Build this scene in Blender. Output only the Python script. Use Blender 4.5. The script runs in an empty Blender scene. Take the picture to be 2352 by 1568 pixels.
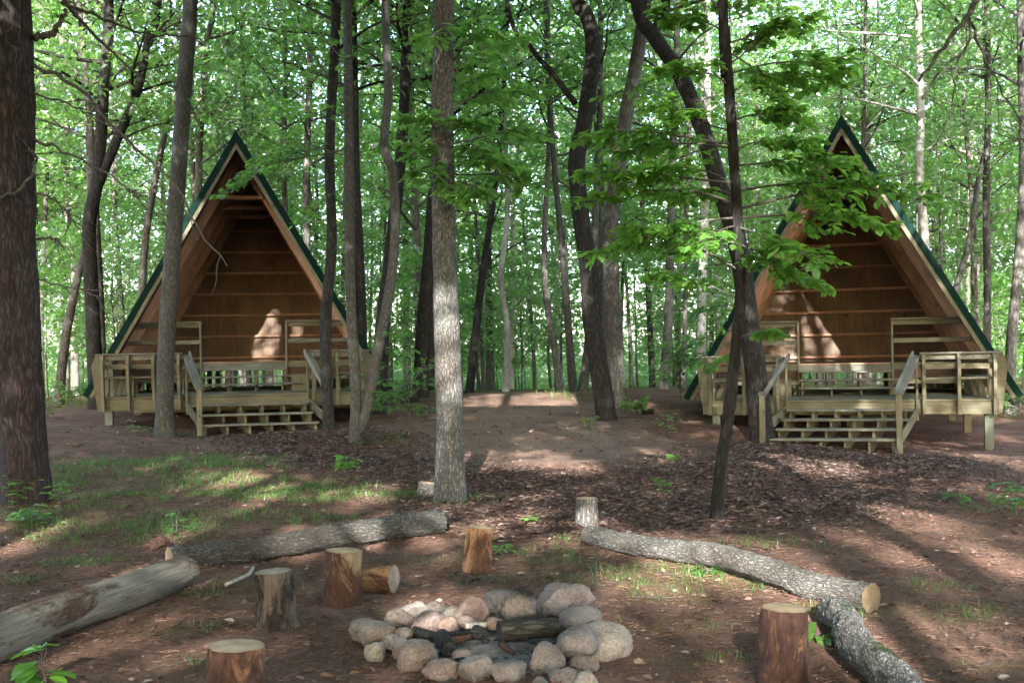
import bpy, math, random
import numpy as np
from mathutils import Vector, Matrix, Quaternion

random.seed(7)
RNG = np.random.default_rng(11)
R = math.radians
scene = bpy.context.scene
COL = scene.collection

# ------------------------------------------------------------------ camera, sky, sun, exposure
F = 2522.0 / 2352.0            # focal length in picture widths
EYE = 1.6
ROLL = R(1.1)
cam_d = bpy.data.cameras.new('camera')
cam_d.sensor_width = 36.0
cam_d.lens = 36.0 * F
cam_d.shift_y = 31.0 / 2352.0
cam_d.clip_end = 2000.0
cam = bpy.data.objects.new('camera', cam_d)
cam.matrix_world = Matrix.Translation((0, 0, EYE)) @ Matrix.Rotation(R(90), 4, 'X') @ Matrix.Rotation(-ROLL, 4, 'Z')
COL.objects.link(cam)
scene.camera = cam

SUN_EL, SUN_HEAD = R(22.5), R(2)
S = Vector((-math.sin(SUN_HEAD) * math.cos(SUN_EL), -math.cos(SUN_HEAD) * math.cos(SUN_EL), math.sin(SUN_EL)))
world = bpy.data.worlds.new('World')
scene.world = world
world.use_nodes = True
wn = world.node_tree
sky = wn.nodes.new('ShaderNodeTexSky')
sky.sky_type = 'NISHITA'
sky.sun_disc = False
sky.sun_elevation = SUN_EL
sky.sun_rotation = R(180) + SUN_HEAD
sky.air_density = 1.0
sky.dust_density = 2.0
sky.ozone_density = 1.0
wn.links.new(sky.outputs[0], wn.nodes['Background'].inputs[0])
wn.nodes['Background'].inputs[1].default_value = 0.15
sun_d = bpy.data.lights.new('sun', 'SUN')
sun_d.energy = 4.8
sun_d.angle = R(0.5)
sun_d.color = (1.0, 0.97, 0.92)
sun = bpy.data.objects.new('sun', sun_d)
sun.rotation_euler = (-S).to_track_quat('-Z', 'Y').to_euler()
COL.objects.link(sun)

scene.view_settings.view_transform = 'Standard'
scene.view_settings.look = 'None'
scene.view_settings.gamma = 1.0
scene.view_settings.exposure = 3.0
scene.view_settings.use_curve_mapping = False
cy = scene.cycles
cy.max_bounces = 7
cy.diffuse_bounces = 4
cy.glossy_bounces = 2
cy.transmission_bounces = 5
cy.transparent_max_bounces = 4
cy.caustics_reflective = False
cy.caustics_refractive = False
cy.use_denoising = True
cy.use_adaptive_sampling = True
cy.adaptive_threshold = 0.02
cy.sample_clamp_indirect = 6.0

# ------------------------------------------------------------------ picture <-> place
CR, SR = math.cos(ROLL), math.sin(ROLL)
FP = 2522.0
def P(px, py, Y):
    dx, dy = px - 1176.0, 815.0 - py
    x = dx * CR + dy * SR
    y = -dx * SR + dy * CR
    return Vector((x * Y / FP, Y, EYE + y * Y / FP))
def proj(X, Y, Z):
    x = X / Y * FP
    y = (Z - EYE) / Y * FP
    return 1176 + x * CR - y * SR, 815 - (x * SR + y * CR)

# ------------------------------------------------------------------ value noise (numpy)
def _hash(i, j, k, seed):
    n = (i * 374761393 + j * 668265263 + k * 2147483647 + seed * 1274126177) & 0xFFFFFFFF
    n = ((n ^ (n >> 13)) * 1274126177) & 0xFFFFFFFF
    return ((n ^ (n >> 16)) & 0xFFFF) / 65535.0
def vnoise(p, seed=0):
    p = np.asarray(p, float)
    f = np.floor(p); t = p - f; t = t * t * (3 - 2 * t)
    i = f.astype(np.int64)
    out = 0
    for a in (0, 1):
        for b in (0, 1):
            for c in (0, 1):
                w = (t[..., 0] if a else 1 - t[..., 0]) * (t[..., 1] if b else 1 - t[..., 1]) * (t[..., 2] if c else 1 - t[..., 2])
                out = out + w * _hash(i[..., 0] + a, i[..., 1] + b, i[..., 2] + c, seed)
    return out * 2 - 1
def fbm(p, seed=0, oct=3):
    p = np.asarray(p, float); o = 0; a = 1.0
    for k in range(oct):
        o = o + a * vnoise(p * (2 ** k), seed + k * 17); a *= 0.5
    return o

# ------------------------------------------------------------------ terrain height
CP = np.array([
    (0, 4, 0), (-6, 5, .02), (6, 5, -.02), (0, 8, 0), (-5, 9, .03), (5, 9, -.04), (-9, 12, .08), (-5, 12, .06), (0, 12, .05), (5, 12, -.06), (9, 12, -.12),
    (-8, 16, .2), (-4, 16, .16), (0, 16, .1), (4, 15.5, 0), (8, 15.5, -.17), (12, 16, -.2),
    (-10, 20, .42), (-8, 20.4, .42), (-5.6, 19.9, .24), (-3.5, 20.2, .3), (-11, 25, .5), (-6, 24, .5), (-2.5, 23, .42), (-4, 28, .6),
    (.5, 20, .27), (0, 24, .46), (0, 28, .62), (3, 25, .5), (2, 21, .36), (4, 28, .6), (8, 28, .45), (13, 28, .4),
    (4.2, 18.4, .03), (6.2, 17.8, -.15), (8.3, 18.8, -.2), (11, 19, -.2), (3.2, 21, .27), (6, 23, .0), (9.5, 23, -.1), (13, 23, -.05),
    (-12, 32, .55), (0, 33, .45), (12, 32, .35), (-20, 25, .5), (20, 20, -.2), (-20, 10, .1), (20, 8, -.1), (-10, 0, 0), (0, -5, 0), (10, 0, 0), (0, -25, 0), (-25, -20, 0), (25, -20, 0),
    (-25, 50, -.4), (0, 50, -.4), (25, 50, -.4), (-50, 80, -1.1), (0, 80, -1.1), (50, 80, -1.1), (0, 140, -1.5), (-120, 140, -1.5), (120, 140, -1.5), (-60, 10, 0), (60, 10, 0)], float)
def Gv(x, y):
    x = np.asarray(x, float); y = np.asarray(y, float)
    num = 0; den = 0
    for cx, cyy, cz in CP:
        d2 = (x - cx) ** 2 + (y - cyy) ** 2
        w = 1.0 / (d2 + 0.8) ** 2
        num = num + w * cz; den = den + w
    z = num / den
    p = np.stack([x * .5, y * .5, x * 0], -1)
    return z + .025 * vnoise(p, 3) + .010 * vnoise(p * 4, 5)
def G(x, y):
    return float(Gv(np.array([x]), np.array([y]))[0])
def gat(px, py, y0=4.0, y1=60.0):
    Y = np.linspace(y0, y1, 1400)
    dx, dy = px - 1176.0, 815.0 - py
    X = (dx * CR + dy * SR) * Y / FP
    Z = EYE + (-dx * SR + dy * CR) * Y / FP
    below = Z <= Gv(X, Y)
    k = int(np.argmax(below)) if below.any() else len(Y) - 1
    return Vector((X[k], Y[k], Gv(X[k:k + 1], Y[k:k + 1])[0]))

# ------------------------------------------------------------------ mesh helpers
def link(o, parent=None):
    COL.objects.link(o)
    if parent is not None:
        o.parent = parent
    return o
def tag(o, label=None, cat=None, group=None, kind=None):
    if label: o['label'] = label
    if cat: o['category'] = cat
    if group: o['group'] = group
    if kind: o['kind'] = kind
    return o
def empty(name, loc=(0, 0, 0), rz=0.0):
    o = bpy.data.objects.new(name, None)
    o.empty_display_size = .2
    o.location = loc
    o.rotation_euler = (0, 0, rz)
    return link(o)
def mesh_np(name, v, loops, sizes, mat=None, smooth=False):
    """v (N,3), loops flat index list, sizes per face"""
    me = bpy.data.meshes.new(name)
    v = np.asarray(v, np.float32); loops = np.asarray(loops, np.int32); sizes = np.asarray(sizes, np.int32)
    me.vertices.add(len(v)); me.vertices.foreach_set('co', v.ravel())
    me.loops.add(len(loops)); me.loops.foreach_set('vertex_index', loops)
    me.polygons.add(len(sizes))
    starts = np.concatenate([[0], np.cumsum(sizes)[:-1]]).astype(np.int32)
    me.polygons.foreach_set('loop_start', starts)
    me.polygons.foreach_set('loop_total', sizes)
    me.polygons.foreach_set('use_smooth', np.full(len(sizes), smooth, bool))
    me.update(calc_edges=True)
    me.validate()
    if mat: me.materials.append(mat)
    return me
def obj(name, me, parent=None, loc=(0, 0, 0)):
    o = bpy.data.objects.new(name, me)
    o.location = loc
    return link(o, parent)

class Geo:
    """collects vertices and faces of ONE mesh"""
    def __init__(s): s.v = []; s.l = []; s.s = []; s.n = 0
    def add(s, v, faces):
        v = np.asarray(v, float).reshape(-1, 3); s.v.append(v)
        for f in faces:
            s.l.append(np.asarray(f) + s.n); s.s.append(len(f))
        s.n += len(v)
    def add_quads(s, v, q):
        v = np.asarray(v, float).reshape(-1, 3); q = np.asarray(q)
        s.v.append(v); s.l.append((q + s.n).ravel()); s.s.extend([q.shape[1]] * len(q)); s.n += len(v)
    def mesh(s, name, mat, smooth=False, off=(0, 0, 0)):
        v = np.concatenate(s.v) - np.asarray(off, float)
        return mesh_np(name, v, np.concatenate(s.l), s.s, mat, smooth)

def tube(geo, path, rad, seg=8, bump=0.0, bscale=3.0, seed=0, cap=True, lobe=0.0):
    path = np.asarray(path, float); n = len(path)
    rad = np.broadcast_to(np.asarray(rad, float), (n,))
    t = np.gradient(path, axis=0); t /= np.linalg.norm(t, axis=1)[:, None] + 1e-9
    a = np.array([1, 0, 0]) if abs(t[0][0]) < .8 else np.array([0, 1, 0])
    u = a - t[0] * (a @ t[0]); u /= np.linalg.norm(u)
    U = []; V = []
    for k in range(n):
        u = u - t[k] * (u @ t[k]); u /= np.linalg.norm(u) + 1e-9
        U.append(u); V.append(np.cross(t[k], u))
    U = np.array(U); V = np.array(V)
    ang = np.arange(seg) * 2 * math.pi / seg
    d = U[:, None, :] * np.cos(ang)[None, :, None] + V[:, None, :] * np.sin(ang)[None, :, None]
    rr = np.repeat(rad[:, None], seg, 1)
    if bump:
        base = path[:, None, :] + d * rr[..., None]
        q = base * bscale; q[..., 2] *= .45
        rr = rr * (1 + bump * fbm(q, seed, 3))
    if lobe:
        hh = np.linalg.norm(path - path[0], axis=1)[:, None]
        rr = rr * (1 + lobe * np.exp(-(hh / .42) ** 1.3) * (.6 * np.cos(5 * ang[None, :] + seed) + .5 * np.cos(3 * ang[None, :] + 2 * seed)))
    v = path[:, None, :] + d * rr[..., None]
    idx = np.arange(n * seg).reshape(n, seg)
    nx = np.roll(idx, -1, 1)
    q = np.stack([idx[:-1], nx[:-1], nx[1:], idx[1:]], -1).reshape(-1, 4)
    geo.add_quads(v.reshape(-1, 3), q)
    if cap:
        base = geo.n - n * seg
        geo.l.append(np.arange(base + seg - 1, base - 1, -1)); geo.s.append(seg)
        e = base + (n - 1) * seg
        geo.l.append(np.arange(e, e + seg)); geo.s.append(seg)
def smooth_path(pts, n):
    """Catmull-Rom through pts"""
    pts = np.asarray(pts, float)
    if len(pts) < 3:
        t = np.linspace(0, 1, n)[:, None]
        return pts[0] * (1 - t) + pts[-1] * t
    p = np.concatenate([[2 * pts[0] - pts[1]], pts, [2 * pts[-1] - pts[-2]]])
    s = np.linspace(0, len(pts) - 1, n); k = np.minimum(s.astype(int), len(pts) - 2); t = (s - k)[:, None]
    a, b, c, d = p[k], p[k + 1], p[k + 2], p[k + 3]
    return .5 * (2 * b + (c - a) * t + (2 * a - 5 * b + 4 * c - d) * t ** 2 + (3 * b - a - 3 * c + d) * t ** 3)

# leaf outlines: (points, faces); x along the leaf, y across, z fold
LEAF = {
    'quad': (np.array([(0, 0, 0), (.42, .36, .10), (1, 0, -.06), (.42, -.36, .10)]), [(0, 2, 1), (0, 3, 2)]),
    'oval': (np.array([(0, 0, 0), (.22, .20, .05), (.58, .30, .07), (.85, .18, .02), (1, 0, -.08), (.85, -.18, .02), (.58, -.30, .07), (.22, -.20, .05), (.5, 0, .0)]),
             [(0, 8, 2, 1), (8, 4, 3, 2), (0, 7, 6, 8), (8, 6, 5, 4)]),
    'oak': (np.array([(0, 0, 0), (.14, .05, .01), (.24, .17, .03), (.32, .09, .02), (.45, .27, .05), (.53, .12, .02), (.68, .32, .04), (.75, .13, .0), (.9, .17, -.04), (1, 0, -.08),
                      (.9, -.17, -.04), (.75, -.13, .0), (.68, -.32, .04), (.53, -.12, .02), (.45, -.27, .05), (.32, -.09, .02), (.24, -.17, .03), (.14, -.05, .01)]),
            [(9, 8, 7, 6, 5, 4, 3, 2, 1, 0), (0, 17, 16, 15, 14, 13, 12, 11, 10, 9)]),
    'maple': (np.array([(0, 0, 0), (.22, .08, .0), (.10, .34, .05), (.38, .22, .03), (.52, .46, .03), (.60, .17, .0), (1, 0, -.06), (.60, -.17, 0), (.52, -.46, .03), (.38, -.22, .03), (.10, -.34, .05), (.22, -.08, 0)]),
              [(6, 5, 4, 3, 2, 1, 0), (0, 11, 10, 9, 8, 7, 6)]),
    'chip': (np.array([(0, -.5, 0), (1, -.4, .1), (1, .4, .0), (0, .5, .12)]), [(0, 1, 2, 3)]),
    'litter': (np.array([(0, 0, 0), (.4, .34, .18), (1, 0, .12), (.5, -.36, .04)]), [(0, 2, 1), (0, 3, 2)]),
}
def leaf_mesh(name, shape, pos, axis, nor, length, mat, width=1.0):
    pts, faces = LEAF[shape]
    N = len(pos)
    pos = np.asarray(pos, float); axis = np.asarray(axis, float); nor = np.asarray(nor, float)
    axis = axis / (np.linalg.norm(axis, axis=1)[:, None] + 1e-9)
    side = np.cross(nor, axis); side /= np.linalg.norm(side, axis=1)[:, None] + 1e-9
    nn = np.cross(axis, side)
    L = np.broadcast_to(np.asarray(length, float), (N,))[:, None, None]
    W = np.broadcast_to(np.asarray(width, float), (N,))[:, None, None]
    v = pos[:, None, :] + L * (pts[None, :, 0:1] * axis[:, None, :] + W * pts[None, :, 1:2] * side[:, None, :] + pts[None, :, 2:3] * nn[:, None, :])
    k = len(pts)
    fl = np.concatenate([np.array(f) for f in faces]); sz = [len(f) for f in faces]
    loops = (np.arange(N)[:, None] * k + fl[None, :]).ravel()
    return mesh_np(name, v.reshape(-1, 3), loops, np.tile(sz, N), mat)
def rand_dirs(n, rng, up=0.0):
    d = rng.normal(size=(n, 3)); d[:, 2] += up
    return d / (np.linalg.norm(d, axis=1)[:, None] + 1e-9)

# ------------------------------------------------------------------ materials
def new_mat(name):
    m = bpy.data.materials.new(name); m.use_nodes = True
    nt = m.node_tree
    return m, nt, nt.nodes, nt.links, nt.nodes['Principled BSDF']
def ramp(nd, stops):
    r = nd.new('ShaderNodeValToRGB'); e = r.color_ramp.elements
    while len(e) < len(stops): e.new(.5)
    for k, (p, c) in enumerate(stops):
        e[k].position = p; e[k].color = (*c, 1)
    return r
def mapped(nd, ln, scale, rnd=True):
    tc = nd.new('ShaderNodeTexCoord'); mp = nd.new('ShaderNodeMapping')
    mp.inputs['Scale'].default_value = scale
    ln.new(tc.outputs['Object'], mp.inputs['Vector'])
    if rnd:
        oi = nd.new('ShaderNodeObjectInfo'); mu = nd.new('ShaderNodeMath'); mu.operation = 'MULTIPLY'; mu.inputs[1].default_value = 37.0
        ln.new(oi.outputs['Random'], mu.inputs[0])
        ln.new(mu.outputs[0], mp.inputs['Location'])
    return mp
def noise(nd, ln, vec, scale, detail=4, rough=.55, dist=0.0):
    n = nd.new('ShaderNodeTexNoise'); n.inputs['Scale'].default_value = scale
    n.inputs['Detail'].default_value = detail; n.inputs['Roughness'].default_value = rough; n.inputs['Distortion'].default_value = dist
    if vec is not None: ln.new(vec, n.inputs['Vector'])
    return n
def mixc(nd, ln, fac, a, b, mode='MIX'):
    m = nd.new('ShaderNodeMix'); m.data_type = 'RGBA'; m.blend_type = mode
    for s, val in ((m.inputs[0], fac), (m.inputs[6], a), (m.inputs[7], b)):
        if hasattr(val, 'is_linked') or hasattr(val, 'links'): ln.new(val, s)
        elif isinstance(val, tuple): s.default_value = (*val, 1)
        else: s.default_value = val
    return m.outputs[2]
def bumpn(nd, ln, h, strength, dist, bsdf):
    b = nd.new('ShaderNodeBump'); b.inputs['Strength'].default_value = strength; b.inputs['Distance'].default_value = dist
    ln.new(h, b.inputs['Height']); ln.new(b.outputs[0], bsdf.inputs['Normal'])
    return b

def bark_mat(name, dark, mid, light, sc=14.0, stretch=.28, strength=.9, dist=.02, moss=None, patch=None, vary=.25, cell=.45):
    m, nt, nd, ln, bs = new_mat(name)
    mp = mapped(nd, ln, (1, 1, stretch))
    n1 = noise(nd, ln, mp.outputs[0], sc * 1.5, 8, .7, .7)
    vo = nd.new('ShaderNodeTexVoronoi'); vo.feature = 'DISTANCE_TO_EDGE'; vo.inputs['Scale'].default_value = sc * 1.6
    wv = nd.new('ShaderNodeVectorMath'); wv.operation = 'ADD'
    nz = noise(nd, ln, mp.outputs[0], sc * .7, 3)
    ln.new(mp.outputs[0], wv.inputs[0])
    sc_ = nd.new('ShaderNodeVectorMath'); sc_.operation = 'SCALE'; sc_.inputs['Scale'].default_value = .12
    sc_.inputs['Scale'].default_value = 2.2 / sc
    ln.new(nz.outputs['Color'], sc_.inputs[0]); ln.new(sc_.outputs[0], wv.inputs[1]); ln.new(wv.outputs[0], vo.inputs['Vector'])
    mr = nd.new('ShaderNodeMapRange'); mr.inputs['From Max'].default_value = .30; mr.inputs['To Min'].default_value = cell
    ln.new(vo.outputs['Distance'], mr.inputs['Value'])
    mul = nd.new('ShaderNodeMath'); mul.operation = 'MULTIPLY'
    ln.new(mr.outputs[0], mul.inputs[0]); ln.new(n1.outputs['Fac'], mul.inputs[1])
    rp = ramp(nd, [(.08, dark), (.34, mid), (.62, light)])
    ln.new(mul.outputs[0], rp.inputs[0])
    col = rp.outputs[0]
    mp2 = mapped(nd, ln, (1, 1, .6))
    n3 = noise(nd, ln, mp2.outputs[0], 1.3, 3)
    if patch:
        rp3 = ramp(nd, [(.44, (0, 0, 0)), (.56, (1, 1, 1))]); ln.new(n3.outputs['Fac'], rp3.inputs[0])
        col = mixc(nd, ln, rp3.outputs[0], col, mixc(nd, ln, .7, col, patch, 'MULTIPLY'))
    if moss:
        n4 = noise(nd, ln, mp2.outputs[0], 3.5, 5, .7)
        rp4 = ramp(nd, [(.55, (0, 0, 0)), (.63, (1, 1, 1))]); ln.new(n4.outputs['Fac'], rp4.inputs[0])
        col = mixc(nd, ln, rp4.outputs[0], col, moss)
    oi = nd.new('ShaderNodeObjectInfo')
    mrr = nd.new('ShaderNodeMapRange'); mrr.inputs['To Min'].default_value = 1 - vary; mrr.inputs['To Max'].default_value = 1 + vary
    ln.new(oi.outputs['Random'], mrr.inputs['Value'])
    vm = nd.new('ShaderNodeVectorMath'); vm.operation = 'SCALE'
    ln.new(col, vm.inputs[0]); ln.new(mrr.outputs[0], vm.inputs['Scale'])
    ln.new(vm.outputs[0], bs.inputs['Base Color'])
    bs.inputs['Roughness'].default_value = .92
    bs.inputs['Specular IOR Level'].default_value = .15
    bumpn(nd, ln, mul.outputs[0], strength, dist, bs)
    return m

def wood_mat(name, a, b, c, sc=1.0, knots=True, rough=.75, vary=.18):
    """boards: grain along local x"""
    m, nt, nd, ln, bs = new_mat(name)
    mp = mapped(nd, ln, (1.1 * sc, 14 * sc, 14 * sc))
    n1 = noise(nd, ln, mp.outputs[0], 2.2, 6, .6, 1.2)
    rp = ramp(nd, [(.25, a), (.5, b), (.78, c)])
    ln.new(n1.outputs['Fac'], rp.inputs[0])
    col = rp.outputs[0]
    mp2 = mapped(nd, ln, (1, 1, 1))
    if knots:
        vo = nd.new('ShaderNodeTexVoronoi'); vo.inputs['Scale'].default_value = 3.1 * sc
        ln.new(mp2.outputs[0], vo.inputs['Vector'])
        rk = ramp(nd, [(.035, (1, 1, 1)), (.075, (0, 0, 0))]); ln.new(vo.outputs['Distance'], rk.inputs[0])
        dark = tuple(x * .32 for x in a)
        col = mixc(nd, ln, rk.outputs[0], col, dark)
    n2 = noise(nd, ln, mp2.outputs[0], 1.7, 4)
    rw = ramp(nd, [(.35, (.72, .72, .74)), (.65, (1.12, 1.1, 1.06))]); ln.new(n2.outputs['Fac'], rw.inputs[0])
    col = mixc(nd, ln, 1.0, col, rw.outputs[0], 'MULTIPLY')
    oi = nd.new('ShaderNodeObjectInfo')
    mrr = nd.new('ShaderNodeMapRange'); mrr.inputs['To Min'].default_value = 1 - vary; mrr.inputs['To Max'].default_value = 1 + vary
    ln.new(oi.outputs['Random'], mrr.inputs['Value'])
    vm = nd.new('ShaderNodeVectorMath'); vm.operation = 'SCALE'
    ln.new(col, vm.inputs[0]); ln.new(mrr.outputs[0], vm.inputs['Scale'])
    ln.new(vm.outputs[0], bs.inputs['Base Color'])
    bs.inputs['Roughness'].default_value = rough
    bs.inputs['Specular IOR Level'].default_value = .3
    bumpn(nd, ln, n1.outputs['Fac'], .25, .004, bs)
    return m

def leaf_mat(name, dark, mid, light, trans, tmix=.5, gloss=.10):
    m, nt, nd, ln, bs = new_mat(name)
    nd.remove(bs)
    out = nd['Material Output']
    ge = nd.new('ShaderNodeNewGeometry'); oi = nd.new('ShaderNodeObjectInfo')
    ad = nd.new('ShaderNodeMath'); ad.operation = 'MULTIPLY_ADD'; ad.inputs[1].default_value = .45
    ln.new(oi.outputs['Random'], ad.inputs[0])
    ml = nd.new('ShaderNodeMath'); ml.operation = 'MULTIPLY'; ml.inputs[1].default_value = .6
    ln.new(ge.outputs['Random Per Island'], ml.inputs[0]); ln.new(ml.outputs[0], ad.inputs[2])
    rp = ramp(nd, [(.1, dark), (.5, mid), (.95, light)]); ln.new(ad.outputs[0], rp.inputs[0])
    rt = ramp(nd, [(.1, tuple(x * .7 for x in trans)), (.95, tuple(x * 1.25 for x in trans))]); ln.new(ad.outputs[0], rt.inputs[0])
    df = nd.new('ShaderNodeBsdfDiffuse'); tr = nd.new('ShaderNodeBsdfTranslucent'); gl = nd.new('ShaderNodeBsdfGlossy')
    gl.inputs['Roughness'].default_value = .38
    ln.new(rp.outputs[0], df.inputs[0]); ln.new(rt.outputs[0], tr.inputs[0])
    m1 = nd.new('ShaderNodeMixShader'); m1.inputs[0].default_value = tmix
    ln.new(df.outputs[0], m1.inputs[1]); ln.new(tr.outputs[0], m1.inputs[2])
    m2 = nd.new('ShaderNodeMixShader'); m2.inputs[0].default_value = gloss
    ln.new(m1.outputs[0], m2.inputs[1]); ln.new(gl.outputs[0], m2.inputs[2])
    ln.new(m2.outputs[0], out.inputs['Surface'])
    return m
def scatter_mat(name, stops, rough=.9):
    m, nt, nd, ln, bs = new_mat(name)
    ge = nd.new('ShaderNodeNewGeometry')
    rp = ramp(nd, stops); ln.new(ge.outputs['Random Per Island'], rp.inputs[0])
    ln.new(rp.outputs[0], bs.inputs['Base Color'])
    bs.inputs['Roughness'].default_value = rough; bs.inputs['Specular IOR Level'].default_value = .2
    return m

M = {}
M['pine_bark'] = bark_mat('pine_bark', (.013, .0105, .0105), (.042, .0345, .0335), (.105, .089, .086), 15, .2, 1.0, .035, patch=(.75, .6, .58))
M['oak_bark'] = bark_mat('oak_bark', (.035, .033, .03), (.105, .102, .096), (.215, .212, .204), 26, .28, 1.0, .03, patch=(.7, .62, .56), cell=.3)
M['grey_bark'] = bark_mat('grey_bark', (.035, .033, .030), (.072, .069, .062), (.125, .122, .112), 13, .4, .5, .008, patch=(.75, .75, .72))
M['dark_bark'] = bark_mat('dark_bark', (.009, .008, .0075), (.026, .0235, .021), (.058, .053, .049), 13, .26, .9, .02)
M['black_bark'] = bark_mat('black_bark', (.006, .0055, .005), (.018, .0165, .0145), (.042, .039, .036), 13, .26, .9, .02)
M['wood_bark'] = bark_mat('wood_bark', (.03, .027, .024), (.09, .084, .075), (.185, .178, .163), 12, .3, .7, .015, patch=(.6, .58, .55), vary=.4)
M['pale_bark'] = bark_mat('pale_bark', (.16, .15, .13), (.38, .37, .34), (.52, .51, .48), 11, .5, .5, .01, patch=(.5, .47, .42))
M['log_lichen'] = bark_mat('log_lichen', (.035, .031, .027), (.13, .122, .11), (.30, .292, .272), 36, .3, 1.0, .035, patch=(.6, .52, .45), cell=.4)
M['log_moss'] = bark_mat('log_moss', (.035, .031, .027), (.13, .122, .11), (.36, .352, .33), 36, .35, 1.0, .035, moss=(.03, .045, .013), cell=.4)
def peeled_mat(name, wood, bark, cover=.5, crack=.5, psc=5.0):
    """debarked wood with grain, drying cracks and patches of clinging inner bark; axis along local z"""
    m, nt, nd, ln, bs = new_mat(name)
    mg = mapped(nd, ln, (1, 1, .05)); mp_ = mapped(nd, ln, (1, 1, .42)); mk = mapped(nd, ln, (1, 1, .12))
    ng = noise(nd, ln, mg.outputs[0], 70, 5, .7); nl = noise(nd, ln, mp_.outputs[0], psc * .6, 5, .6, .5)
    rw = ramp(nd, [(.3, tuple(x * .55 for x in wood)), (.5, wood), (.72, tuple(min(1, x * 1.45) for x in wood))]); ln.new(ng.outputs['Fac'], rw.inputs[0])
    rs_ = ramp(nd, [(.3, (.55, .5, .46)), (.5, (.95, .93, .9)), (.7, (1.2, 1.2, 1.2))]); ln.new(nl.outputs['Fac'], rs_.inputs[0])
    c = mixc(nd, ln, 1.0, rw.outputs[0], rs_.outputs[0], 'MULTIPLY')
    nb = noise(nd, ln, mp_.outputs[0], 34, 6, .75)
    rb = ramp(nd, [(.3, tuple(x * .3 for x in bark)), (.55, bark), (.8, tuple(x * 2.2 for x in bark))]); ln.new(nb.outputs['Fac'], rb.inputs[0])
    npt = noise(nd, ln, mp_.outputs[0], psc, 7, .72, .6)
    rm = ramp(nd, [(cover - .035, (1, 1, 1)), (cover + .035, (0, 0, 0))]); ln.new(npt.outputs['Fac'], rm.inputs[0])
    c = mixc(nd, ln, rm.outputs[0], c, rb.outputs[0])
    nc = noise(nd, ln, mk.outputs[0], 9, 4, .6, .3)
    rc_ = ramp(nd, [(.488, (0, 0, 0)), (.5, (1, 1, 1)), (.512, (0, 0, 0))]); ln.new(nc.outputs['Fac'], rc_.inputs[0])
    nm = noise(nd, ln, mp_.outputs[0], 3.1, 3); rcm = ramp(nd, [(.5, (0, 0, 0)), (.58, (crack, crack, crack))]); ln.new(nm.outputs['Fac'], rcm.inputs[0])
    ck = nd.new('ShaderNodeMath'); ck.operation = 'MULTIPLY'; ln.new(rc_.outputs[0], ck.inputs[0]); ln.new(rcm.outputs[0], ck.inputs[1])
    c = mixc(nd, ln, ck.outputs[0], c, tuple(x * .12 for x in wood))
    vk = nd.new('ShaderNodeTexVoronoi'); vk.inputs['Scale'].default_value = 5.0; ln.new(mp_.outputs[0], vk.inputs['Vector'])
    rk = ramp(nd, [(.05, (1, 1, 1)), (.085, (0, 0, 0))]); ln.new(vk.outputs['Distance'], rk.inputs[0])
    c = mixc(nd, ln, rk.outputs[0], c, tuple(x * .25 for x in bark))
    ln.new(c, bs.inputs['Base Color']); bs.inputs['Roughness'].default_value = .85; bs.inputs['Specular IOR Level'].default_value = .2
    h = nd.new('ShaderNodeMath'); h.operation = 'MULTIPLY_ADD'; h.inputs[1].default_value = .8; ln.new(rm.outputs[0], h.inputs[0])
    h2 = nd.new('ShaderNodeMath'); h2.operation = 'MULTIPLY_ADD'; h2.inputs[1].default_value = .35; ln.new(ng.outputs['Fac'], h2.inputs[0]); ln.new(nb.outputs['Fac'], h2.inputs[2]); ln.new(h2.outputs[0], h.inputs[2])
    bumpn(nd, ln, h.outputs[0], .8, .012, bs)
    return m
M['bare_log'] = peeled_mat('bare_log', (.135, .122, .103), (.062, .034, .022), .45, 1.0, 2.6)
M['red_round'] = peeled_mat('red_round', (.22, .12, .07), (.062, .032, .026), .55, .6, 5.5)
M['orange_round'] = peeled_mat('orange_round', (.27, .15, .078), (.09, .043, .025), .46, .7, 4.5)
M['grey_round'] = peeled_mat('grey_round', (.085, .069, .056), (.022, .016, .013), .53, 1.0, 6)
M['tan_round'] = peeled_mat('tan_round', (.20, .15, .092), (.066, .031, .019), .52, .8, 4)
M['char'] = bark_mat('char', (.006, .006, .006), (.02, .02, .02), (.05, .048, .045), 14, .3, 1.0, .02)
M['charlog'] = bark_mat('charlog', (.006, .006, .006), (.032, .03, .024), (.085, .08, .064), 16, .3, 1.0, .03, patch=(.15, .15, .15))
M['dead_branch'] = bark_mat('dead_branch', (.03, .027, .024), (.07, .064, .058), (.15, .14, .13), 30, .3, .4, .004)
M['grey_stick'] = bark_mat('grey_stick', (.10, .09, .075), (.26, .24, .21), (.40, .38, .34), 20, .3, .4, .004)
M['lumber'] = wood_mat('lumber', (.076, .068, .041), (.12, .109, .069), (.172, .158, .104))
M['lumber_grey'] = wood_mat('lumber_grey', (.088, .086, .068), (.135, .133, .107), (.185, .183, .152))
M['post_green'] = wood_mat('post_green', (.08, .09, .066), (.115, .13, .097), (.155, .17, .13))
M['cedar'] = wood_mat('cedar', (.24, .135, .088), (.35, .21, .145), (.44, .285, .205))
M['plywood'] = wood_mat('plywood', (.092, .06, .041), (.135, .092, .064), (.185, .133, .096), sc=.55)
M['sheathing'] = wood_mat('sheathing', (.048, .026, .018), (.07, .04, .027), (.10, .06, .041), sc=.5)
m, nt, nd, ln, bs = new_mat('green_metal')
mp = mapped(nd, ln, (1, 1, 1)); n1 = noise(nd, ln, mp.outputs[0], 4, 4)
rp = ramp(nd, [(.3, (.0015, .011, .008)), (.7, (.0025, .017, .012))]); ln.new(n1.outputs['Fac'], rp.inputs[0]); ln.new(rp.outputs[0], bs.inputs['Base Color'])
bs.inputs['Roughness'].default_value = .75; bs.inputs['Specular IOR Level'].default_value = .08
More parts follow.
